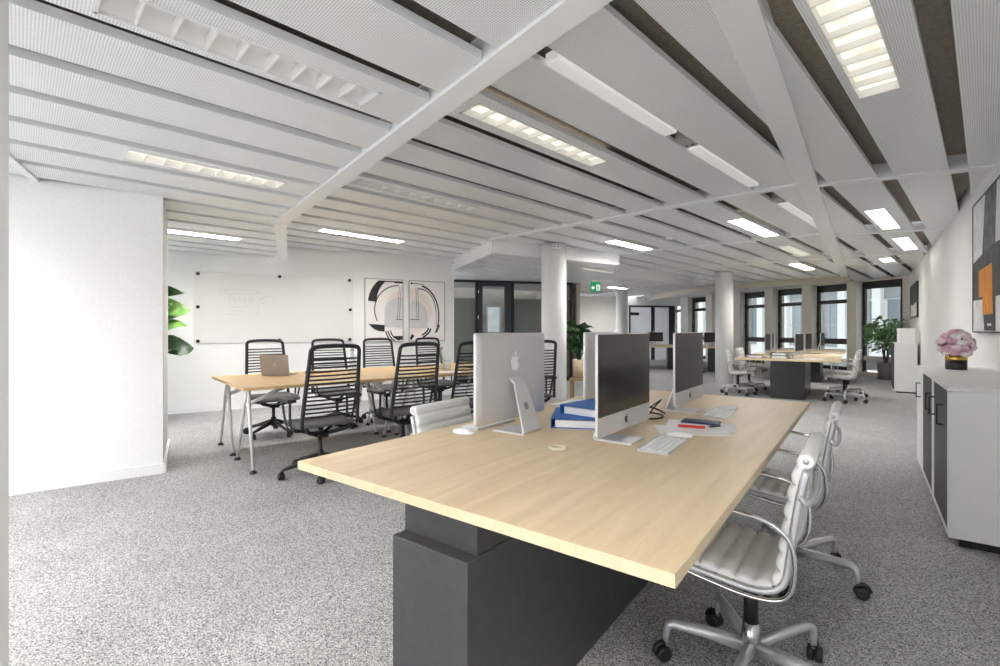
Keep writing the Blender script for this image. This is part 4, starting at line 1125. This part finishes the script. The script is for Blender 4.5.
for i in range(70):
    a = rnd.uniform(0, 2*PI); e = R(rnd.uniform(-20, 85)); d = Vector((math.cos(e)*math.cos(a), math.cos(e)*math.sin(a), math.sin(e)))
    p0 = d*0.08+Vector((0, 0, 0.10)); p1 = d*rnd.uniform(0.15, 0.185)+Vector((0, 0, 0.12)); s = d.orthogonal().normalized()*0.011
    fo.quadgrid([[p0-s*.3, p0+s*.3], [(p0+p1)/2-s, (p0+p1)/2+s], [p1-s*.1, p1+s*.1]])
fo.build('foliage', M['leaf_dark'], bq, recalc=False)
sb = MB()
for i in range(14):
    a = 2*PI*i/14; sb.tube([(0.03*math.cos(a), 0.03*math.sin(a), -0.09), (0.05*math.cos(a), 0.05*math.sin(a), 0.0), (0.07*math.cos(a), 0.07*math.sin(a), 0.10)], 0.003, 5)
sb.build('stems', M['leaf_dark'], bq)
bb = MB()
for i in range(9):
    a = rnd.uniform(0, 2*PI); e = R(rnd.uniform(0, 80)); rr = rnd.uniform(0.17, 0.19)
    c = (rr*math.cos(e)*math.cos(a), rr*math.cos(e)*math.sin(a), 0.12+rr*math.sin(e)*0.9)
    bb.lathe([(0.002, -0.009), (0.007, 0.0), (0.002, 0.01)], c, 6)
bb.build('buds', M['bud'], bq)

# ------------------------------------------------------------------ pictures on the right wall  (y along the wall, z up)
def wall_plate(mb, pts, x, d):   # face towards -x
    return mb.plate(pts, d, (1, 0, 0), (x, 0, 0), (0, 1, 0), (0, 0, 1))
pt_ = empty('painting', (0.822, 0, 0), 0, 'large abstract painting in black, grey and orange on the right wall above the vase', 'painting')
MB().box((0.0, 4.55, 1.238), (0.027, 6.449, 2.425)).build('canvas', M['canvas'], pt_)
MB().box((-0.006, 6.449, 1.228), (0.027, 6.462, 2.436)).box((-0.006, 4.537, 1.228), (0.027, 4.55, 2.436)).box((-0.006, 4.55, 1.225), (0.027, 6.449, 1.238)).box((-0.006, 4.55, 2.425), (0.027, 6.449, 2.438)).build('frame', M['black'], pt_)
wall_plate(MB(), [(6.0, 1.90), (5.86, 2.425), (5.40, 2.425), (5.47, 1.92)], -0.0015, 0.0025).build('grey_bar', M['paint_grey'], pt_)
wall_plate(MB(), [(6.44, 1.53), (6.44, 1.88), (6.0, 1.92), (5.40, 1.95), (4.95, 1.92), (4.95, 1.52), (5.45, 1.52), (5.45, 1.245), (5.90, 1.245), (5.97, 1.52)], -0.0025, 0.0035).build('black_shape', M['paint_black'], pt_)
wall_plate(MB(), [(6.14, 1.545), (6.14, 1.785), (5.57, 1.80), (5.53, 1.38), (5.96, 1.385), (5.98, 1.545)], -0.0035, 0.004).build('orange_block', M['paint_orange'], pt_)
wall_plate(MB(), [(5.76, 1.285), (5.76, 1.305), (5.60, 1.305), (5.60, 1.285)], -0.0035, 0.004).build('white_mark', M['canvas'], pt_)
pc = empty('picture', (0.826, 0, 0), 0, 'small framed black and white picture on the right wall near the window', 'picture')
MB().box((0.0, 12.95, 1.55), (0.023, 14.75, 2.22)).build('backing', M['poster'], pc)
MB().box((-0.008, 12.89, 1.515), (0.023, 12.95, 2.25)).box((-0.008, 14.75, 1.515), (0.023, 14.81, 2.25)).box((-0.008, 12.95, 1.515), (0.023, 14.75, 1.55)).box((-0.008, 12.95, 2.215), (0.023, 14.75, 2.25)).build('frame', M['black'], pc)
wall_plate(MB(), [(12.95, 1.78), (13.3, 1.84), (13.9, 1.78), (14.3, 1.83), (14.75, 1.80), (14.75, 2.215), (12.95, 2.215)], -0.002, 0.003).build('dark_upper_half', M['paint_black'], pc)

# ------------------------------------------------------------------ whiteboard and prints on the back wall: local x along the wall, y out of the wall is negative
WRZ = math.atan2(BD.y, BD.x)
def wp(t): return (*bw(t), 0)
wb = empty('whiteboard', wp(0), WRZ, 'wide frameless whiteboard with black round magnets on the back wall', 'whiteboard')
MB().box((0.326, -0.022, 1.045), (2.677, -0.004, 2.14), 0.003).build('panel', M['board'], wb)
for (x, z) in ((0.378, 2.105), (1.509, 2.12), (2.62, 2.115), (0.378, 1.60), (2.635, 1.603), (0.378, 1.08), (1.509, 1.085), (2.625, 1.085)):
    MB().lathe([(0.024, -0.036), (0.027, -0.033), (0.027, -0.022)], (x, 0, z), 14, 'y').build('magnet', M['black'], wb)
dr = MB()
def stroke(pts, r=0.0022): dr.tube([(x, -0.0225, z) for x, z in pts], r, 4)
stroke([(0.75, 1.88), (1.18, 1.88), (1.18, 1.82), (0.75, 1.82), (0.75, 1.88)])
stroke([(0.66, 1.80), (0.70, 1.87), (0.75, 1.85)]); stroke([(1.18, 1.85), (1.28, 1.83), (1.28, 1.76), (1.2, 1.72)]); stroke([(1.28, 1.785), (1.45, 1.785)])
for q in range(5):
    stroke([(0.80+q*0.07, 1.80), (0.79+q*0.07, 1.73), (0.82+q*0.07, 1.68)]); stroke([(0.82+q*0.07, 1.76), (0.85+q*0.07, 1.72)])
stroke([(0.78, 1.61), (0.95, 1.61), (1.05, 1.64), (1.14, 1.74)]); stroke([(0.78, 1.56), (0.98, 1.54)]); stroke([(0.72, 1.50), (0.90, 1.49)])
stroke([(1.18, 1.70), (1.20, 1.55), (1.16, 1.47), (1.24, 1.46)]); stroke([(1.22, 1.68), (1.30, 1.67)])
dr.build('marker_sketch', M['pencil'], wb)

def arc(cx, cz, r0, r1, a0, a1, n=28, sx=1.0):
    o = [(cx+sx*r0*math.cos(R(a0+(a1-a0)*i/n)), cz+r0*math.sin(R(a0+(a1-a0)*i/n))) for i in range(n+1)]
    i_ = [(cx+sx*r1*math.cos(R(a0+(a1-a0)*i/n)), cz+r1*math.sin(R(a0+(a1-a0)*i/n))) for i in range(n+1)]
    return o, i_
def ribbon(mb, o, i_, y):
    for k in range(len(o)-1):
        q = [o[k], o[k+1], i_[k+1], i_[k]]
        mb.f([mb.v((p[0], y, p[1])) for p in q])
def flat(mb, pts, y):
    mb.f([mb.v((p[0], y, p[1])) for p in pts])
def disc(cx, cz, r, a0=0, a1=360, n=40, lo=None, hi=None):
    out = []
    for i in range(n+1):
        a = R(a0+(a1-a0)*i/n); x = cx+r*math.cos(a); z = cz+r*math.sin(a)
        if lo is not None: x = max(lo, x)
        if hi is not None: x = min(hi, x)
        out.append((x, z))
    return out
def print_frame(x0, x1, label):
    root = empty('art_print', wp(0), WRZ, label, 'picture', 'pair of abstract line prints on the back wall')
    MB().box((x0, -0.020, 1.05), (x1, -0.003, 2.16)).build('sheet', M['poster'], root)
    w = 0.012
    MB().box((x0-w, -0.026, 1.05-w), (x0, -0.003, 2.16+w)).box((x1, -0.026, 1.05-w), (x1+w, -0.003, 2.16+w)).box((x0, -0.026, 1.05-w), (x1, -0.003, 1.05)).box((x0, -0.026, 2.16), (x1, -0.003, 2.16+w)).build('frame', M['jamb'], root)
    return root
Y1, Y2, Y3 = -0.0205, -0.021, -0.0215
a_ = print_frame(2.895, 3.575, 'abstract print of black arcs and a grey dome, left one of the pair')
m = MB(); flat(m, disc(3.60, 1.62, 0.36, 90, 270, lo=3.20, hi=3.575)+[(3.575, 1.26), (3.575, 1.98)], Y1); m.build('blush_field', M['poster_pink'], a_, recalc=False)
m = MB(); flat(m, [(3.24, 1.30)]+disc(3.53, 1.56, 0.29, 180, 90, 20, hi=3.575)+[(3.575, 1.85), (3.575, 1.30)], Y2); m.build('grey_dome', M['poster_grey'], a_, recalc=False)
m = MB()
o, i_ = arc(3.50, 1.72, 0.56, 0.40, 175, 96); i_ = [(3.50+(p[0]-3.50)*(1+0.24*k/28), 1.72+(p[1]-1.72)*(1.0+0.27*k/28)) for k, p in enumerate(i_)]
ribbon(m, [(max(2.90, p[0]), min(2.14, p[1])) for p in o], [(p[0], min(2.12, p[1])) for p in i_], Y3)
flat(m, [(3.42, 2.14), (3.575, 2.14), (3.575, 2.105), (3.42, 2.105)], Y3)
o, i_ = arc(3.50, 1.62, 0.45, 0.432, 208, 90, sx=1.0); ribbon(m, o, i_, Y3)
for dx in (0.0, 0.035): flat(m, [(3.545-dx, 2.05), (3.552-dx, 2.05), (3.515-dx, 1.45), (3.508-dx, 1.45)], Y3)
flat(m, [(3.45, 1.45), (3.575, 1.45), (3.575, 1.438), (3.45, 1.438)], Y3)
flat(m, disc(3.23, 1.34, 0.30, 180, 270, 16)+[(3.23, 1.20), (3.23, 1.34)], Y3) if False else flat(m, [(2.95, 1.36), (3.24, 1.34), (3.24, 1.22), (3.12, 1.235), (3.03, 1.28)], Y3)
for r in (0.30, 0.26, 0.215):
    o, i_ = arc(3.55, 1.27, r, r-0.022, 188, 262); ribbon(m, [(min(3.575, p[0]), max(1.052, p[1])) for p in o], [(min(3.575, p[0]), max(1.052, p[1])) for p in i_], Y3)
flat(m, [(3.40, 1.14), (3.575, 1.14), (3.575, 1.07), (3.48, 1.075)], Y3)
m.build('ink_lines', M['ink'], a_, recalc=False)
b_ = print_frame(3.705, 4.398, 'abstract print of black arcs and a grey dome, right one of the pair')
m = MB(); flat(m, disc(3.72, 1.60, 0.42, 90, -90, lo=3.705)+[(3.705, 1.18), (3.705, 2.02)], Y1); m.build('blush_field', M['poster_pink'], b_, recalc=False)
m = MB(); flat(m, [(3.705, 1.28), (3.705, 1.72)]+disc(3.78, 1.52, 0.28, 90, 0, 20)+[(4.06, 1.28)], Y2); m.build('grey_dome', M['poster_grey'], b_, recalc=False)
m = MB()
flat(m, [(3.72, 2.12), (3.74, 2.14), (3.77, 2.12), (3.74, 2.095)], Y3); flat(m, [(3.75, 2.125), (3.98, 2.11), (3.98, 2.10), (3.75, 2.11)], Y3)
o, i_ = arc(3.88, 1.52, 0.58, 0.545, 80, -22, sx=0.72); ribbon(m, o, i_, Y3)
o, i_ = arc(3.90, 1.60, 0.43, 0.41, 95, 0, sx=0.78); ribbon(m, o, i_, Y3)
flat(m, [(4.228, 1.60), (4.236, 1.60), (4.236, 1.22), (4.228, 1.22)], Y3); flat(m, [(4.20, 1.20), (4.25, 1.20), (4.31, 1.34), (4.29, 1.36)], Y3)
for dx in (0.0, 0.035): flat(m, [(3.86-dx, 2.05), (3.867-dx, 2.05), (3.89-dx, 1.47), (3.882-dx, 1.47)], Y3)
flat(m, [(3.72, 1.45), (3.90, 1.45), (3.90, 1.438), (3.72, 1.438)], Y3)
for r in (0.30, 0.255):
    o, i_ = arc(3.86, 1.38, r, r-0.03, 292, 338); ribbon(m, [(p[0], max(1.055, p[1])) for p in o], [(p[0], max(1.055, p[1])) for p in i_], Y3)
flat(m, [(3.71, 1.09), (3.75, 1.18), (3.80, 1.14), (3.74, 1.06)], Y3)
m.build('ink_lines', M['ink'], b_, recalc=False)
sw = empty('light_switch', wp(4.50), WRZ, 'small white light switch on the back wall right of the prints', 'switch')
MB().box((-0.04, -0.012, 1.44), (0.04, 0, 1.56), 0.003).build('plate', M['trim'], sw)
MB().box((-0.025, -0.017, 1.465), (0.025, -0.012, 1.535), 0.002).build('rocker', M['laminate'], sw)

# ------------------------------------------------------------------ exit sign
ex = empty('exit_sign', (-4.91, 10.09, 0.02), YAW, 'green running man exit sign hanging from the corridor ceiling', 'sign')
MB().box((-0.115, -0.02, 2.10), (0.115, 0.02, 2.325), 0.004).build('panel', M['green'], ex)
MB().box((-0.05, -0.02, 2.325), (0.05, 0.02, 2.36)).box((-0.01, -0.01, 2.36), (0.01, 0.01, 2.43)).build('bracket', M['trim'], ex)
sy = MB()
sy.box((0.015, -0.0225, 2.125), (0.095, -0.02, 2.26))
for p in ([(-0.10, 2.19), (-0.055, 2.245), (-0.055, 2.21), (-0.02, 2.21), (-0.02, 2.17), (-0.055, 2.17), (-0.055, 2.135)],):
    sy.plate(p, 0.0025, (0, -1, 0), (0, -0.02, 0), (1, 0, 0), (0, 0, 1))
sy.build('pictogram', M['exit_white'], ex)
mn = MB()
mn.lathe([(0.012, -0.0245), (0.012, -0.022)], (0.05, 0, 2.235), 10, 'y')
for p in ([(0.04, 2.22), (0.062, 2.22), (0.058, 2.175), (0.045, 2.175)], [(0.047, 2.178), (0.058, 2.178), (0.075, 2.135), (0.064, 2.132)], [(0.045, 2.178), (0.055, 2.178), (0.038, 2.135), (0.025, 2.14)], [(0.058, 2.215), (0.082, 2.195), (0.078, 2.188), (0.056, 2.203)], [(0.042, 2.215), (0.022, 2.19), (0.028, 2.185), (0.045, 2.20)]):
    mn.plate(p, 0.002, (0, -1, 0), (0, -0.0225, 0), (1, 0, 0), (0, 0, 1))
mn.build('running_figure', M['green'], ex)
# small sensor on the near column
cs = empty('wall_sensor', (-3.80, 6.455, 2.53), YAW, 'small white sensor near the top of the left round column', 'sensor')
MB().box((-0.05, -0.03, -0.03), (0.05, 0.02, 0.03), 0.006).build('case', M['trim'], cs)
for s in (-1, 1): MB().lathe([(0.010, -0.033), (0.010, -0.03)], (s*0.025, 0, 0), 10, 'y').build('lens', M['black'], cs)

# ------------------------------------------------------------------ plants
def leaf(mb, base, direction, ln, w, droop=0.3, curl=0.12, n=5, roll=0.0):
    d = Vector(direction).normalized(); side = d.cross(Vector((0, 0, 1)))
    if side.length < 1e-3: side = Vector((1, 0, 0))
    side.normalize(); up = side.cross(d).normalized()
    side, up = side*math.cos(roll)+up*math.sin(roll), up*math.cos(roll)-side*math.sin(roll)
    rows = []
    for i in range(n+1):
        t = i/n; c = Vector(base)+d*ln*t-Vector((0, 0, 1))*droop*ln*t*t
        ww = w*math.sin(PI*min(1, 0.06+0.94*t)**0.8)**0.9*0.5 if i < n else 0.001
        rows.append([c-side*ww+up*curl*ww, c, c+side*ww+up*curl*ww])
    mb.quadgrid(rows)
# fiddle-leaf plant behind the left wall block
fx, fy = -7.36, 2.25
pa_ = empty('potted_plant', (fx, fy, 0), 0, 'fiddle leaf plant half hidden behind the left white wall block', 'plant')
MB().lathe([(0.13, 0), (0.17, 0.34), (0.155, 0.34), (0.15, 0.31)], (0,0,0), 20).build('pot', M['pot_grey'], pa_)
MB().lathe([(0.15, 0.29), (0.15, 0.305)], (0,0,0), 18).build('soil', M['soil'], pa_)
MB().tube(spline([(0, 0, 0.3), (0.02, 0.02, 0.8), (-0.02, 0.05, 1.3), (0, 0.03, 1.75)], 5), [0.016]*10+[0.012]*6, 8).build('trunk', M['bark'], pa_)
rnd = random.Random(11); g = MB()
g2 = MB()
for i in range(24):
    z = 0.80+0.92*i/24; a = i*2.4+0.5; el = rnd.uniform(0.5, 1.3); rr = 0.13
    leaf(g if i % 3 else g2, (rr*math.cos(a), 0.03+rr*math.sin(a), z+rr*el), (math.cos(a), math.sin(a), el), rnd.uniform(0.30, 0.40), rnd.uniform(0.28, 0.36), 0.45, 0.28, 7, rnd.uniform(-1.3, 1.3))
    g.tube([(0, 0.03, z-0.03), (rr*math.cos(a), 0.03+rr*math.sin(a), z+rr*el)], 0.005, 5)
g.build('foliage', M['leaf_bright'], pa_, recalc=False); g2.build('dark_foliage', M['leaf_dark'], pa_, recalc=False)
# dark plant on a stool between the columns
dx_, dy_ = -4.07, 7.70
st_ = empty('plant_stool', (dx_, dy_, 0), R(20), 'low brown wooden stool carrying the dark green plant right of the round column', 'stool')
MB().box((-0.15, -0.15, 0.36), (0.15, 0.15, 0.40), 0.004).build('seat', M['brown_wood'], st_)
for sx in (-1, 1):
    for sy_ in (-1, 1): MB().box((sx*0.12-0.018, sy_*0.12-0.018, 0), (sx*0.12+0.018, sy_*0.12+0.018, 0.36)).build('leg', M['brown_wood'], st_)
dp = empty('potted_plant', (dx_, dy_, 0.40), 0, 'dark green leafy plant in a tan pot on the stool right of the round column', 'plant')
MB().lathe([(0.085, 0), (0.115, 0.33), (0.105, 0.33), (0.10, 0.30)], (0,0,0), 20).build('pot', M['basket'], dp)
MB().lathe([(0.10, 0.28), (0.10, 0.295)], (0,0,0), 18).build('soil', M['soil'], dp)
g = MB(); sg = MB()
for i in range(34):
    a = i*2.4; z = 0.42+0.50*(i/34); rr = 0.09*(1-0.3*i/34)
    sg.tube([(0.02*math.cos(a), 0.02*math.sin(a), 0.29), (rr*0.6*math.cos(a), rr*0.6*math.sin(a), z*0.8+0.05), (rr*math.cos(a), rr*math.sin(a), z)], 0.005, 5)
    leaf(g, (rr*math.cos(a), rr*math.sin(a), z), (math.cos(a), math.sin(a), rnd.uniform(0.4, 1.4)), rnd.uniform(0.20, 0.28), rnd.uniform(0.15, 0.19), 0.5, 0.3, 5, rnd.uniform(-1.2, 1.2))
sg.build('stems', M['leaf_dark'], dp); g.build('foliage', M['leaf_dark'], dp, recalc=False)
# ficus by the window
tx_, ty_ = 0.40, 15.6
fp = empty('potted_plant', (tx_, ty_, 0), 0, 'bushy green ficus in a round grey pot before the rightmost window', 'plant')
MB().lathe([(0.16, 0), (0.18, 0.42), (0.165, 0.42), (0.16, 0.39)], (0,0,0), 24).build('pot', M['pot_grey'], fp)
MB().lathe([(0.16, 0.36), (0.16, 0.38)], (0,0,0), 18).build('soil', M['soil'], fp)
tr_ = MB()
for i in range(6):
    a = i*1.05; tr_.tube(spline([(0.03*math.cos(a), 0.03*math.sin(a), 0.37), (0.06*math.cos(a+1), 0.06*math.sin(a+1), 0.7), (0.16*math.cos(a), 0.16*math.sin(a), 1.05), (0.22*math.cos(a), 0.22*math.sin(a), 1.3)], 4), [0.016]*5+[0.01]*4+[0.006]*4, 6)
tr_.build('trunk', M['bark'], fp)
rnd = random.Random(3); g = MB()
for i in range(520):
    a = rnd.uniform(0, 2*PI); u = rnd.uniform(-1, 1); r_ = rnd.random()**0.45
    c = Vector((0.40*r_*math.sqrt(1-u*u)*math.cos(a), 0.40*r_*math.sqrt(1-u*u)*math.sin(a), 1.15+0.50*r_*u))
    if c.x > 0.26 or c.y > 0.30: continue
    leaf(g, c, (math.cos(a)+rnd.uniform(-.6, .6), math.sin(a)+rnd.uniform(-.6, .6), rnd.uniform(-0.5, 0.6)), rnd.uniform(0.12, 0.17), rnd.uniform(0.06, 0.08), 0.3, 0.2, 3, rnd.uniform(-1.0, 1.0))
g.build('foliage', M['leaf_mid'], fp, recalc=False)

# ------------------------------------------------------------------ light
w = bpy.data.worlds.new('sky'); SC.world = w; w.use_nodes = True
bgn = w.node_tree.nodes['Background']
bgn.inputs['Color'].default_value = (0.945, 0.972, 1.01, 1); bgn.inputs['Strength'].default_value = 1.12
def area(name, loc, rot, sx, sy, power, col=(1, 1, 1)):
    l = bpy.data.lights.new(name, 'AREA'); l.shape = 'RECTANGLE'; l.size = sx; l.size_y = sy; l.energy = power; l.color = col
    o = bpy.data.objects.new(name, l); COL.objects.link(o); o.location = loc; o.rotation_euler = rot
    return o
for (p, t0, t1, hw, z, lit, lab) in LAMPS:
    if lit == 1:
        x, y = pt(p, (t0+t1)/2)
        area('lamp_light', (x, y, z+0.036), (0, 0, -R(8)), 2*hw-0.024, t1-t0-0.024, 24.0 if t1 < 0.5 else (1.2 if p > -1.4 and t0 > 4 else 17.0), (1.0, 0.98, 0.95))

SC.view_settings.view_transform = 'Standard'; SC.view_settings.look = 'None'
SC.view_settings.exposure = 1.6; SC.view_settings.gamma = 1.0; SC.view_settings.use_curve_mapping = False
SC.cycles.use_denoising = True
SC.cycles.max_bounces = 8; SC.cycles.diffuse_bounces = 5; SC.cycles.transparent_max_bounces = 16
